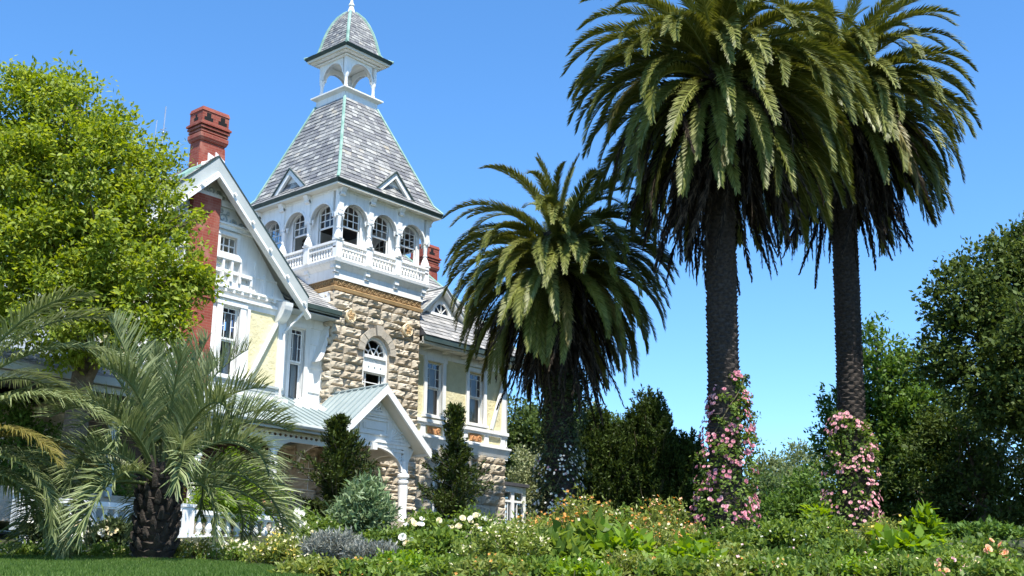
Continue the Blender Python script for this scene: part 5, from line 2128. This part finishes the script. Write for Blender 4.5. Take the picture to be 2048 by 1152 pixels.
def blossoms(t, pts, nrm, size, kinds, seed=0, cap=100, part='blossom'):
    """up to cap single blooms as parts, any more as one part"""
    rr = random.Random(seed)
    o = np.array(t.location)
    extraV, extraF = [], []
    first_mat = None
    for i, (p, n) in enumerate(zip(pts, nrm)):
        k = rr.choice(kinds)
        me = rr.choice(ROSE[k])
        q = Vector([float(v) for v in n]).to_track_quat('Z', 'Y')
        s_ = size * rr.uniform(.7, 1.25)
        if i < cap:
            b = bpy.data.objects.new(part, me)
            COL.objects.link(b)
            b.parent = t
            b.location = Vector([float(v) for v in (np.array(p) - o)])
            b.rotation_euler = q.to_euler()
            b.scale = (s_,) * 3
        else:
            mw = Matrix.LocRotScale(Vector([float(v) for v in p]), q, Vector((s_,) * 3))
            n0 = len(extraV)
            extraV += [mw @ v.co for v in me.vertices]
            extraF += [[n0 + j for j in f.vertices] for f in me.polygons]
            first_mat = first_mat or me.materials[0]
    if extraV:
        e = mesh_obj(part + 's', [tuple(v) for v in extraV], extraF, first_mat, t)
        e['kind'] = 'stuff'


def climber(label, axis_pts, radii, n_leaf, leafm, n_bl, kinds, bsize, seed, leaf=.1, arms=14, zlow=0.0, facing=None, name='climbing_rose', cat='climbing rose', group=None, bl_low=0.0):
    """rambler wound round a palm stem"""
    rr = np.random.default_rng(seed)
    A = np.array(axis_pts, float)
    t = thing(name, A[0], label, cat, group)
    q = rr.random(n_leaf)
    P0 = np.stack([np.interp(q, np.linspace(0, 1, len(A)), A[:, i]) for i in range(3)], 1)
    rad = np.interp(q, np.linspace(0, 1, len(radii)), radii)
    a = rr.uniform(0, 2 * math.pi, n_leaf)
    lump = .80 + .30 * np.sin(a * 2 + q * 17 + seed) * np.sin(q * 23 + a)
    rr_ = rad * lump * (.72 + .42 * rr.random(n_leaf) ** .5)
    d = np.stack([np.cos(a), np.sin(a), np.zeros(n_leaf)], 1)
    P = P0 + d * rr_[:, None]
    D = unit(d * .5 + rr.normal(0, .8, P.shape) + np.array([0, 0, -.2]))
    N = unit(d * .8 + np.array([0, 0, .5]) + rr.normal(0, .5, P.shape))
    L = leaf * rr.uniform(.6, 1.4, n_leaf)
    V, Fc = leaf_quads(P, D, N, L, L * .62, .05)
    Vs, Fs = [V], [Fc]
    mb = MB()
    for k in range(arms):     # loose canes arching out
        q = rr.random()
        p0 = np.array([np.interp(q, np.linspace(0, 1, len(A)), A[:, i]) for i in range(3)])
        a = rr.uniform(0, 2 * math.pi)
        r_ = np.interp(q, np.linspace(0, 1, len(radii)), radii)
        dd = np.array([math.cos(a), math.sin(a), 0])
        p1 = p0 + dd * r_ * 1.1
        p2 = p1 + dd * rr.uniform(.15, .45) + np.array([0, 0, rr.uniform(-.3, .25)])
        mb.tube([Vector(p0), Vector(p1 + [0, 0, .1]), Vector(p2)], [.012, .009, .004], 4)
        m = 26
        tt = rr.random((m, 1))
        Pm = p1 + (p2 - p1) * tt + rr.normal(0, .06, (m, 3))
        Lm = leaf * rr.uniform(.6, 1.2, m)
        v2, f2 = leaf_quads(Pm, rr.normal(size=(m, 3)), rr.normal(size=(m, 3)) + [0, 0, 1], Lm, Lm * .6, .05)
        Fs.append(f2 + sum(len(x) for x in Vs))
        Vs.append(v2)
    for k in range(6):
        a0 = k * 1.05
        pts = []
        for i in range(14):
            q = i / 13
            p0 = np.array([np.interp(q, np.linspace(0, 1, len(A)), A[:, j]) for j in range(3)])
            r_ = np.interp(q, np.linspace(0, 1, len(radii)), radii) * .8
            pts.append(Vector(p0 + np.array([math.cos(a0 + q * 5), math.sin(a0 + q * 5), 0]) * r_))
        mb.tube(pts, .016, 5)
    mesh_obj('foliage', np.concatenate(Vs), np.concatenate(Fs), leafm, t)
    mb.build('cane', twig, t)
    pts, nn = [], []
    while len(pts) < n_bl:
        q = bl_low + (1 - bl_low) * rr.random() ** 1.0 if bl_low >= 0 else (.08 + rr.random() * -bl_low)
        ca = rr.uniform(0, 2 * math.pi)
        for _ in range(rr.integers(2, 8)):
            q2 = min(1, max(0, q + rr.normal(0, .015)))
            a = ca + rr.normal(0, .16)
            d = np.array([math.cos(a), math.sin(a), 0])
            if d @ F0 > .35:
                continue
            p0 = np.array([np.interp(q2, np.linspace(0, 1, len(A)), A[:, i]) for i in range(3)])
            r_ = np.interp(q2, np.linspace(0, 1, len(radii)), radii)
            pts.append(p0 + d * r_ * rr.uniform(.98, 1.16))
            nn.append(unit(d + np.array([0, 0, .35]) + rr.normal(0, .25, 3)))
    blossoms(t, pts[:n_bl], nn[:n_bl], bsize, kinds, seed)
    return t


def stem_axis(px_list, d):
    return [at(px, py, d) for px, py in px_list]


climber('full pink rose rambling high up the tallest palm trunk', stem_axis([(1450, 1090), (1450, 1000), (1455, 900), (1455, 820), (1465, 750)], 32), [.92, .78, .70, .58, .44], 5200, rose_l, 420, ['pink', 'pale', 'pale'], .048, 61, .11, 20)
climber('smaller pink rose round the foot of the rightmost palm trunk', stem_axis([(1706, 1080), (1702, 1000), (1704, 920), (1695, 860), (1688, 825)], 38), [.92, .82, .78, .64, .36], 4400, rose_l, 330, ['pink', 'pale', 'pale'], .052, 62, .12, 14)
climber('dark ivy like vine with small white roses on the middle palm trunk', stem_axis([(1118, 1075), (1118, 1000), (1120, 900), (1128, 800), (1120, 745)], 35.6), [.78, .72, .66, .74, .55], 6800, vine_l, 260, ['white', 'white', 'pale'], .036, 63, .105, 26, bl_low=-.42, name='climbing_vine', cat='climbing vine')


def outer(lob, rr, up, frontal):
    """a point on the outside of a mound of lobes, mostly on the side towards the path"""
    for _ in range(40):
        c, r = lob[rr.integers(len(lob))]
        dd = unit(rr.normal(size=3) * .8 + np.array([0, 0, up]) - F0 * frontal)
        p = c + dd * (r + .07) * rr.uniform(1.0, 1.08)
        if all((((p - c2) / (r2 + .05)) ** 2).sum() > .98 for c2, r2 in lob):
            return p
    return p


def shrub(name, label, px, py_top, d, wpx, leafm, n, leaf, asp, cat='shrub', group=None, seed=0, fl=None, n_bl=0, kinds=None, bsize=.06, up=.5, lumps=5, shell=.35, droop=0.0, base_drop=.0, depth=1.0, clump_r=.2):
    """leafy mound whose top shows at picture row py_top at column px"""
    rr = np.random.default_rng(seed + 900)
    b = gat(px, d)
    top = at(px, py_top, d)[2]
    h = max(.14, top - b[2])
    rx = wpx / 2 / FPX * d
    lob = []
    for i in range(lumps):
        f_ = rr.uniform(-.75, .75) if i else 0
        g_ = rr.uniform(-.6, .6) * depth
        hh = h * (1 - .35 * abs(f_)) * (rr.uniform(.68, 1.0) if i else 1)
        c = b + R0 * f_ * rx * .8 + F0 * g_ * rx * .6 + np.array([0, 0, hh * .52])
        lob.append((c, np.array([rx * rr.uniform(.34, .5), rx * rr.uniform(.34, .5), hh * .48])))
    t = thing(name, b, label, cat, group)
    per = 20
    V, Fc = crown(lob, n // per, per, clump_r, leaf, asp, up=up, droop=droop, shell=shell)
    mesh_obj('foliage', V, Fc, leafm, t)
    mb = MB()
    for i in range(9):
        c, r = lob[i % len(lob)]
        q = c + rr.normal(0, .35, 3) * r
        mb.tube([Vector(b + R0 * rr.uniform(-.1, .1)), Vector((b + q) / 2 + rr.normal(0, .05, 3)), Vector(q)], [.018, .012, .005], 4)
    mb.build('stem', twig, t)
    if fl:
        for (m_, k, s_) in fl:
            k = int(k * 1.0)
            s_ = s_ * 1.15
            pts = np.array([outer(lob, rr, .3, .8) - np.array([0, 0, rr.random() ** 2 * .1]) for i in range(k)])
            # five-petalled little flowers
            a = rr.uniform(0, 6.28, k)
            Vs, Fs = [], []
            for pet in range(4):
                aa = a + pet * 1.57
                nrm = unit(np.array([0, 0, .8]) - F0 * .6 + rr.normal(0, .3, (k, 3)))
                u_ = unit(np.cross(nrm, rr.normal(size=(k, 3))))
                v_ = np.cross(nrm, u_)
                D_ = u_ * np.cos(aa)[:, None] + v_ * np.sin(aa)[:, None]
                Lf = s_ * rr.uniform(.7, 1.3, k)
                v2, f2 = leaf_quads(pts, D_, nrm, Lf, Lf * .8, .1)
                Fs.append(f2 + sum(len(x) for x in Vs))
                Vs.append(v2)
            fo = mesh_obj('flower', np.concatenate(Vs), np.concatenate(Fs), m_, t)
            fo['kind'] = 'stuff'
    if n_bl:
        pts, nn = [], []
        for i in range(n_bl):
            pts.append(outer(lob, rr, .35, 1.0) - F0 * .04)
            nn.append(unit(rr.normal(0, .35, 3) + np.array([0, 0, .5]) - F0 * .8))
        blossoms(t, pts, nn, bsize, kinds, seed)
    return t


def stem_clump(name, label, px, py_top, d, wpx, leafm, n, leaf, asp, cat, group=None, seed=0, fl=None, nst=90, lean=.28):
    """loose clump: many single stems, leaves up each, flowers at the tips"""
    rr = np.random.default_rng(seed + 500)
    b = gat(px, d)
    h = max(.14, at(px, py_top, d)[2] - b[2])
    rx = wpx / 2 / FPX * d
    t = thing(name, b, label, cat, group)
    u, g = rr.normal(0, .5, nst), rr.normal(0, .5, nst)
    u, g = np.clip(u, -1.2, 1.2), np.clip(g, -1.2, 1.2)
    foot = b + R0 * (u * rx * .8)[:, None] + F0 * (g * rx * .7)[:, None]
    foot[:, 2] = gz(foot[:, 0], foot[:, 1])
    H_ = h * np.clip(1.02 - .32 * u ** 2 - .15 * g ** 2, .3, 1) * rr.choice([.6, .75, .88, 1.0, 1.22], nst) * rr.uniform(.85, 1.1, nst)
    tip = foot + np.stack([np.zeros(nst), np.zeros(nst), H_], 1) + (R0 * (u * .25)[:, None] + rr.normal(0, lean * .5, (nst, 3)) * [1, 1, 0]) * H_[:, None]
    mid = (foot + tip) / 2 + rr.normal(0, .04, (nst, 3))
    mb = MB()
    for i in range(0, nst, 2):
        mb.tube([Vector(foot[i]), Vector(mid[i]), Vector(tip[i])], [.008, .006, .003], 4)
    per = n // nst
    tt = rr.uniform(.12, 1.0, (nst, per, 1)) ** .75
    A, M_, B = foot[:, None], mid[:, None], tip[:, None]
    P = ((1 - tt) ** 2 * A + 2 * tt * (1 - tt) * M_ + tt ** 2 * B + rr.normal(0, .035, (nst, per, 3))).reshape(-1, 3)
    D = unit(rr.normal(size=P.shape) + np.array([0, 0, .5]))
    N = unit(rr.normal(0, .6, P.shape) + np.array([0, 0, .9]))
    L = leaf * rr.uniform(.55, 1.4, len(P)) * (1.25 - .5 * tt.reshape(-1))
    V, Fc = leaf_quads(P, D, N, L, L * asp, .05)
    mesh_obj('foliage', V, Fc, leafm, t)
    mb.build('stem', twig, t)
    for (m_, k, s_) in (fl or []):
        k = int(k * .6)
        i = rr.integers(0, nst, k)
        pts = tip[i] + rr.normal(0, .045, (k, 3)) - np.array([0, 0, 1.0]) * (rr.random(k) ** 3 * .3 * H_[i])[:, None]
        Vs, Fs = [], []
        a = rr.uniform(0, 6.28, k)
        nrm = unit(np.array([0, 0, .8]) - F0 * .6 + rr.normal(0, .5, (k, 3)))
        u_ = unit(np.cross(nrm, rr.normal(size=(k, 3))))
        v_ = np.cross(nrm, u_)
        Lf = s_ * 1.2 * rr.uniform(.6, 1.3, k)
        for pet in range(4):
            aa = a + pet * 1.57
            v2, f2 = leaf_quads(pts, u_ * np.cos(aa)[:, None] + v_ * np.sin(aa)[:, None] + nrm * .35, nrm, Lf, Lf * .8, .1)
            Fs.append(f2 + sum(len(x) for x in Vs))
            Vs.append(v2)
        fo = mesh_obj('flower', np.concatenate(Vs), np.concatenate(Fs), m_, t)
        fo['kind'] = 'stuff'
    return t


# beside the porch and the balustrade
shrub('butterfly_bush', 'silver green leafy bush in front of the porch post', 728, 955, 27.5, 150, grey_l, 6500, .19, .24, seed=1, lumps=9, up=.9, shell=.2)
for i, (px, pt, d, wd, lb, nb) in enumerate(((600, 1028, 25.5, 120, 'white rose bush left of the silver green bush', 40), (650, 1055, 23.5, 90, 'low white rose bush in front of the silver green bush', 14), (850, 1030, 27, 130, 'white rose bush in front of the porch post', 16), (940, 1035, 27, 120, 'white rose bush below the narrower evergreen', 22), (1015, 1062, 25, 90, 'white rose bush in front of the sunroom', 10), (800, 1075, 22.5, 150, 'leafy white rose bush right of the lavender clump', 8), (90, 1018, 24, 150, 'shaded white rose bush before the left balustrade', 20), (225, 1050, 24, 100, 'low white rose bush left of the stubby palm trunk', 10))):
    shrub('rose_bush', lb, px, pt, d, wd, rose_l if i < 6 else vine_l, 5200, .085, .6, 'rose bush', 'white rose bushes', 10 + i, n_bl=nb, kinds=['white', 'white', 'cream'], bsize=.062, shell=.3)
lob = lobes_px([(470, 960, 42, 1.5), (430, 985, 40, 1.2), (510, 985, 38, 1.2), (450, 1010, 24, -.5), (400, 1015, 22, -.4), (495, 1018, 22, -.5), (540, 1000, 30, .6), (450, 930, 26, 1.8)], 29)
tree('lime_shrub', 'bright lime green shrub spilling over the right half of the balustrade', lob, gat(470, 30.5), .05, lime_l, 420, 30, .22, .095, .5, 'shrub', 'lime green shrubs', seed=30, shell=.35, droop=.4, up=.3)
shrub('lime_shrub', 'lime green leafy shrub behind the stubby palm trunk', 405, 965, 30.2, 110, lime_l, 4000, .10, .5, group='lime green shrubs', seed=31, lumps=5, shell=.3, droop=.4)

# front bed
cl = dict(shell=.3)
bed = [
    ('lavender', 'grey lavender clump with upright dry spikes at the lawn corner', 665, 1074, 15.2, 105, None),
    ('lavender', 'second grey lavender clump lower and further right', 745, 1094, 14.8, 110, None),
]
for nm, lb, px, pt, d, wd, _ in bed:
    b = gat(px, d)
    h = at(px, pt, d)[2] - b[2]
    r = wd / 2 / FPX * d
    lobs = [(b + R0 * u * r * .6 + [0, 0, h * .35], np.array([r * .5, r * .5, h * .35])) for u in (-.7, 0, .7)]
    plume_shrub(lb, lobs, b, 800, h * .5, 70 + px, 26, .07, 'lavender clumps', lavl, nm, .12)
specs = [
    # name, label, px, top, depth, width, leaf material, n, leaf, aspect, flowers
    ('daisy_clump', 'low daisy patch along the far lawn edge right of the stubby palm trunk', 390, 1094, 20.6, 130, olive_l, 4500, .055, .3, [(cream_p, 240, .026)]),
    ('daisy_clump', 'daisy patch in front of the right balustrade', 480, 1092, 19.2, 130, mid_sh, 4500, .055, .3, [(cream_p, 260, .026), (whitep, 80, .026)]),
    ('daisy_clump', 'yellowish daisy clump left of the lavender', 565, 1092, 16.8, 110, olive_l, 5200, .06, .3, [(yellow_p, 160, .024), (cream_p, 160, .024)]),
    ('daisy_clump', 'daisy strip left of the stubby palm trunk', 200, 1092, 21, 150, mid_sh, 4500, .055, .3, [(cream_p, 90, .024)]),
    ('daisy_clump', 'dark daisy strip at the far left lawn edge', 60, 1095, 21, 150, rose_l, 4500, .06, .35, [(whitep, 40, .024)]),
    ('golden_shrub', 'big pale yellow flowered mound in the middle of the front bed', 1020, 1082, 17, 170, leafmat('yellow_green_leaf', (.13, .18, .03), (.21, .27, .05), (.32, .38, .11), .35, .5, .3), 9500, .07, .34, [(cream_p, 420, .022)]),
    ('green_mound', 'dense leafy green mound right of the white roses', 880, 1095, 18.5, 150, mid_sh, 6500, .08, .55, [(whitep, 10, .03)]),
    ('peruvian_lily', 'orange flowered lily clump in front of the sunroom', 1085, 1055, 24, 110, olive_l, 5000, .085, .34, [(orange_p, 210, .032), (peach_p, 90, .03)]),
    ('peruvian_lily', 'tall orange flowered lily clump left of centre bed', 1160, 1028, 25, 130, olive_l, 6000, .09, .34, [(orange_p, 190, .032), (cream_p, 60, .03)]),
    ('peruvian_lily', 'orange flowered lily clump before the dark shrubs', 1250, 1035, 25, 130, mid_sh, 5600, .09, .36, [(orange_p, 150, .032), (cream_p, 90, .03)]),
    ('peruvian_lily', 'orange flowered lily clump left of the pink rose column', 1330, 1040, 24, 120, olive_l, 5600, .09, .34, [(orange_p, 230, .032), (peach_p, 110, .03), (cream_p, 70, .03)]),
    ('peruvian_lily', 'low orange flowered clump at the front of the bed', 1300, 1085, 19, 120, olive_l, 5200, .075, .34, [(orange_p, 170, .026), (cream_p, 90, .024)]),
    ('acanthus', 'fresh green big leaved plant in the middle of the lilies', 1180, 1068, 20.5, 130, mid_sh, 1700, .2, .5, None),
    ('acanthus', 'fresh green big leaved plant in front of the lilies and the mound', 1120, 1100, 17, 110, mid_sh, 1500, .17, .5, None),
    ('acanthus', 'light green leaved plant in front of the lilies', 1240, 1102, 17.5, 120, lime_l, 1500, .14, .5, None),
    ('acanthus', 'bright green leaved plant below the pink rose column', 1375, 1108, 17.5, 110, lime_l, 1700, .13, .5, None),
    ('green_mound', 'dark green leafy mound under the fallen pink blooms', 1460, 1085, 24, 150, rose_l, 5600, .085, .55, [(pink2, 26, .04)]),
    ('green_mound', 'mixed olive mound in front of the pink rose column', 1450, 1118, 18.5, 140, olive_l, 5000, .07, .4, [(orange_p, 50, .024), (pink2, 24, .026)]),
    ('green_mound', 'grey green leafy mound between the two rose wrapped palms', 1560, 1082, 24, 150, mid_sh, 6000, .085, .45, [(whitep, 16, .03)]),
    ('green_mound', 'leafy green mound low in front of the gap between the palms', 1580, 1108, 18.5, 160, rose_l, 6000, .075, .45, [(pink2, 12, .026)]),
    ('green_mound', 'tall stemmed green mound left of the rightmost palm foot', 1650, 1070, 25, 110, mid_sh, 4500, .09, .5, [(pink2, 14, .03)]),
    ('green_mound', 'green mound below the rightmost palm foot', 1690, 1100, 19, 130, rose_l, 5000, .08, .5, [(pink2, 16, .03), (whitep, 10, .03)]),
    ('daisy_clump', 'yellow daisy clump right of the rightmost palm foot', 1775, 1068, 24, 110, olive_l, 4200, .08, .4, [(yellow_p, 70, .034)]),
    ('acanthus', 'tall fresh green plant right of the rightmost palm foot', 1850, 1040, 22, 70, lime_l, 1500, .15, .45, None),
    ('acanthus', 'broad lime leaved plant in front of the laurel tree', 1790, 1098, 17, 130, lime_l, 1900, .13, .7, None),
    ('green_mound', 'dark mound with pale pink blooms beside the peach roses', 1890, 1110, 17.5, 140, rose_l, 5000, .075, .5, [(pink2, 20, .03)]),
    ('green_mound', 'plain dark green mound right of the peach roses', 2010, 1115, 17.5, 150, vine_l, 5000, .075, .5, None),
    ('green_mound', 'shaded dark mound beneath the oak', 1960, 1062, 30, 180, mid_l, 5500, .11, .5, None),
]
near = [(640, 1152, 13.2, olive_l), (735, 1148, 12.9, mid_sh), (800, 1122, 14.5, lime_l), (905, 1126, 14, mid_sh), (985, 1128, 13.5, olive_l), (1075, 1126, 13.5, mid_sh), (1160, 1130, 13, lime_l), (1255, 1128, 13.5, olive_l), (1350, 1132, 13, mid_sh), (1440, 1134, 13, olive_l), (1530, 1130, 13, mid_sh), (1625, 1128, 13.5, rose_l), (1715, 1126, 13.5, lime_l), (1800, 1132, 13, mid_sh), (1985, 1134, 12.5, mid_sh), (2060, 1128, 13, rose_l)]
WHERE = ['before the tall lavender', 'before the low lavender', 'before the white roses', 'left of the pale yellow mound', 'before the pale yellow mound', 'right of the pale yellow mound', 'before the orange lilies', 'before the dark plume shrubs', 'left of the pink rose column', 'before the pink rose column', 'right of the pink rose column', 'left of the rightmost palm', 'before the rightmost palm', 'right of the rightmost palm', 'before the peach roses', 'in the right corner']
for i, (px, pt, d, lm) in enumerate(near):
    fl = [[(cream_p, 60, .016)], [(orange_p, 60, .018), (cream_p, 40, .016)], None][i % 3]
    specs.append(('edging_plant', 'low edging plant along the front of the bed ' + WHERE[i], px, pt, d, 125, lm, 3600, .055, .45, fl))
GRP = {'daisy_clump': 'daisy clumps', 'peruvian_lily': 'orange lily clumps', 'acanthus': 'big leaved green plants', 'green_mound': 'leafy green mounds', 'edging_plant': 'edging plants'}
for i, (nm, lb, px, pt, d, wd, lm, n, lf, asp, fl) in enumerate(specs):
    cat_ = 'flower clump' if fl and nm != 'green_mound' else 'garden plant'
    jig = [-8, 6, -3, 10, 0, -12][i % 6] - (20 if 21.5 < d < 29 and px > 1000 else 8 if 16 < d < 20 else 0)
    if nm == 'acanthus' or (nm == 'green_mound' and i % 3 == 0):
        shrub(nm, lb, px, pt + jig, d, wd, lm, int(n * .75), lf * 1.25, asp, cat_, GRP.get(nm), 100 + i, fl, lumps=6, shell=.3, up=.8)
    else:
        stem_clump(nm, lb, px, pt + jig, d, wd * 1.1, lm, int(n * .55), lf * 1.5, asp, cat_, GRP.get(nm), 100 + i, fl, nst=[45, 70, 95][i % 3])
# peach roses at the right
shrub('rose_bush', 'peach rose bush with a large open bloom near the oak', 1960, 1092, 15, 110, rose_l, 3200, .07, .6, 'rose bush', None, 60, n_bl=16, kinds=['peach', 'peach', 'cream', 'pink'], bsize=.048, shell=.3)
shrub('rose_bush', 'loose rose bush with mixed pink blooms beside the peach roses', 1900, 1125, 14.5, 110, mid_sh, 3000, .065, .55, 'rose bush', None, 61, n_bl=16, kinds=['pink', 'pale', 'peach'], bsize=.04, shell=.3)
# magnolia-like young plant
t_ = gat(1640, 28)
yt = thing('young_plant', t_, 'young upright plant with big fresh leaves left of the rightmost palm foot', 'garden plant')
mb = MB()
htop = at(1640, 1022, 28)[2]
mb.tube([Vector(t_), Vector((t_[0] + .05, t_[1], (t_[2] + htop) / 2)), Vector((t_[0], t_[1], htop))], [.03, .02, .01], 6)
mb.build('stem', twig, yt)
n = 150
q = rng.random(n) ** .7
P = t_ + np.array([0, 0, 1.0]) * ((htop - t_[2]) * (.35 + .65 * q))[:, None]
a = rng.uniform(0, 6.28, n)
d_ = np.stack([np.cos(a), np.sin(a), rng.uniform(-.1, .7, n)], 1)
P = P + d_ * rng.uniform(.05, .32, n)[:, None]
V, Fc = leaf_quads(P, d_, np.tile([0, 0, 1.0], (n, 1)) + rng.normal(0, .3, (n, 3)), rng.uniform(.14, .22, n), rng.uniform(.06, .09, n), .08)
mesh_obj('foliage', V, Fc, lime_l, yt)

# ------------------------------------------------------------------ balustrade in the garden
bs = thing('balustrade', (-8.5, -4, 1.7), 'white stone balustrade with turned balusters half hidden by shrubs', 'balustrade')
mb = MB()
mb.box(-11.4, -4.6, -4.13, -3.87, 1.72, 1.86)
mb.box(-11.4, -4.6, -4.1, -3.9, 1.4, 1.72)
mb.build('plinth', white, bs)
mb = MB()
mb.box(-11.4, -4.6, -4.13, -3.87, 2.32, 2.42)
mb.box(-11.4, -4.6, -4.1, -3.9, 2.28, 2.32)
mb.build('handrail', white, bs)
mb = MB()
mb.lathe((-11.2, -4, 1.86), [(.07, 0), (.07, .04), (.045, .06), (.085, .13), (.09, .17), (.06, .26), (.04, .33), (.06, .36), (.06, .38), (.075, .39), (.075, .42)], 10)
bq = mb.build('baluster', white, bs, True)
for i in range(1, 25):
    if i in (13, 14):
        continue
    copy_of(bq, bs, (i * .27, 0, 0))
for x in (-11.45, -7.55, -4.7):
    mb = MB()
    mb.box(x - .16, x + .16, -4.16, -3.84, 1.72, 2.46)
    mb.box(x - .19, x + .19, -4.19, -3.81, 2.46, 2.53)
    mb.build('pedestal', white, bs)
# shallow stone bowl of flowers on the right pedestal
pl = thing('flower_urn', (-5.35, -4, 2.42), 'white stone urn of peach flowers on the balustrade', 'planter')
mb = MB()
mb.lathe((-5.35, -4, 2.42), [(.1, 0), (.1, .03), (.05, .06), (.07, .12), (.2, .17), (.24, .22), (.22, .22)], 14)
mb.build('bowl', white, pl, True)
nn = 160
P = np.array([-5.35, -4, 2.66]) + rng.normal(0, 1, (nn, 3)) * [.16, .16, .06]
L = rng.uniform(.05, .09, nn)
V, Fc = leaf_quads(P, rand_dir(nn, .4), rand_dir(nn, .6), L, L * .6)
mesh_obj('foliage', V, Fc, mid_sh, pl)
pts = np.array([-5.35, -4, 2.70]) + rng.normal(0, 1, (18, 3)) * [.18, .18, .04]
blossoms(pl, pts, unit(np.tile([-.3, -.3, 1.0], (18, 1)) + rng.normal(0, .3, (18, 3))), .035, ['peach', 'pale'], 5)

# ------------------------------------------------------------------ lawn
lawn_m = mat('lawn_soil', (.045, .09, .014), (.075, .13, .022), .9, 6, .4, 40)


def lawn_edge(d):
    return np.interp(d, [6, 13, 14, 16, 18, 19.5, 20.5], [1000, 590, 560, 530, 455, 340, 230])


Vv, Ff = [], []
ds = np.linspace(4, 20.8, 60)
for d in ds:
    x1 = float(lawn_edge(d)) + 10 * math.sin(d * 3)
    for k in range(30):
        px = -900 + (x1 + 900) * k / 29
        p = gat(px, d)
        Vv.append((p[0], p[1], p[2] + .02))
for i in range(len(ds) - 1):
    for k in range(29):
        Ff.append((i * 30 + k, i * 30 + k + 1, (i + 1) * 30 + k + 1, (i + 1) * 30 + k))
tag(mesh_obj('lawn', Vv, np.array(Ff), lawn_m, smooth=True, sharp=None), kind='structure')
n = 62000
d = rng.uniform(12.2, 20.8, n)
x1 = lawn_edge(d) + 12
px = rng.uniform(-120, 1, n) * 0 + rng.uniform(0, 1, n) * (x1 + 130) - 130
G = np.array([gat(a, b) for a, b in zip(px, d)])
h = rng.uniform(.03, .075, n)
Dn = unit(np.stack([rng.normal(0, .35, n), rng.normal(0, .35, n), np.ones(n)], 1))
N = rand_dir(n)
V, Fc = leaf_quads(G, Dn, N, h, rng.uniform(.008, .014, n))
grass_l = leafmat('grass_blade', (.05, .10, .015), (.085, .15, .024), (.135, .205, .042), .38, .5, .3)
tag(mesh_obj('grass', V, Fc, grass_l), 'short bright green mown grass of the lawn', 'grass', kind='stuff')

# low planting that fills the beds between the shrubs
n = 9000
d = rng.uniform(10.5, 34, n)
px = rng.uniform(-500, 2900, n)
keep = (px > lawn_edge(np.minimum(d, 20.5)) + 20) | (d > 21.2)
d, px = d[keep], px[keep]
G = np.array([gat(a, b) for a, b in zip(px, d)])
hh = rng.uniform(0, 1, len(G)) ** 1.5 * .10
P = G + np.array([0, 0, 1.0]) * hh[:, None]
L = rng.uniform(.045, .10, len(G))
V, Fc = leaf_quads(P, rand_dir(len(G), .5), rand_dir(len(G), .7), L, L * .5)
tag(mesh_obj('ground_cover', V, Fc, mid_sh), 'low leafy ground cover filling the garden beds', 'ground cover', kind='stuff')
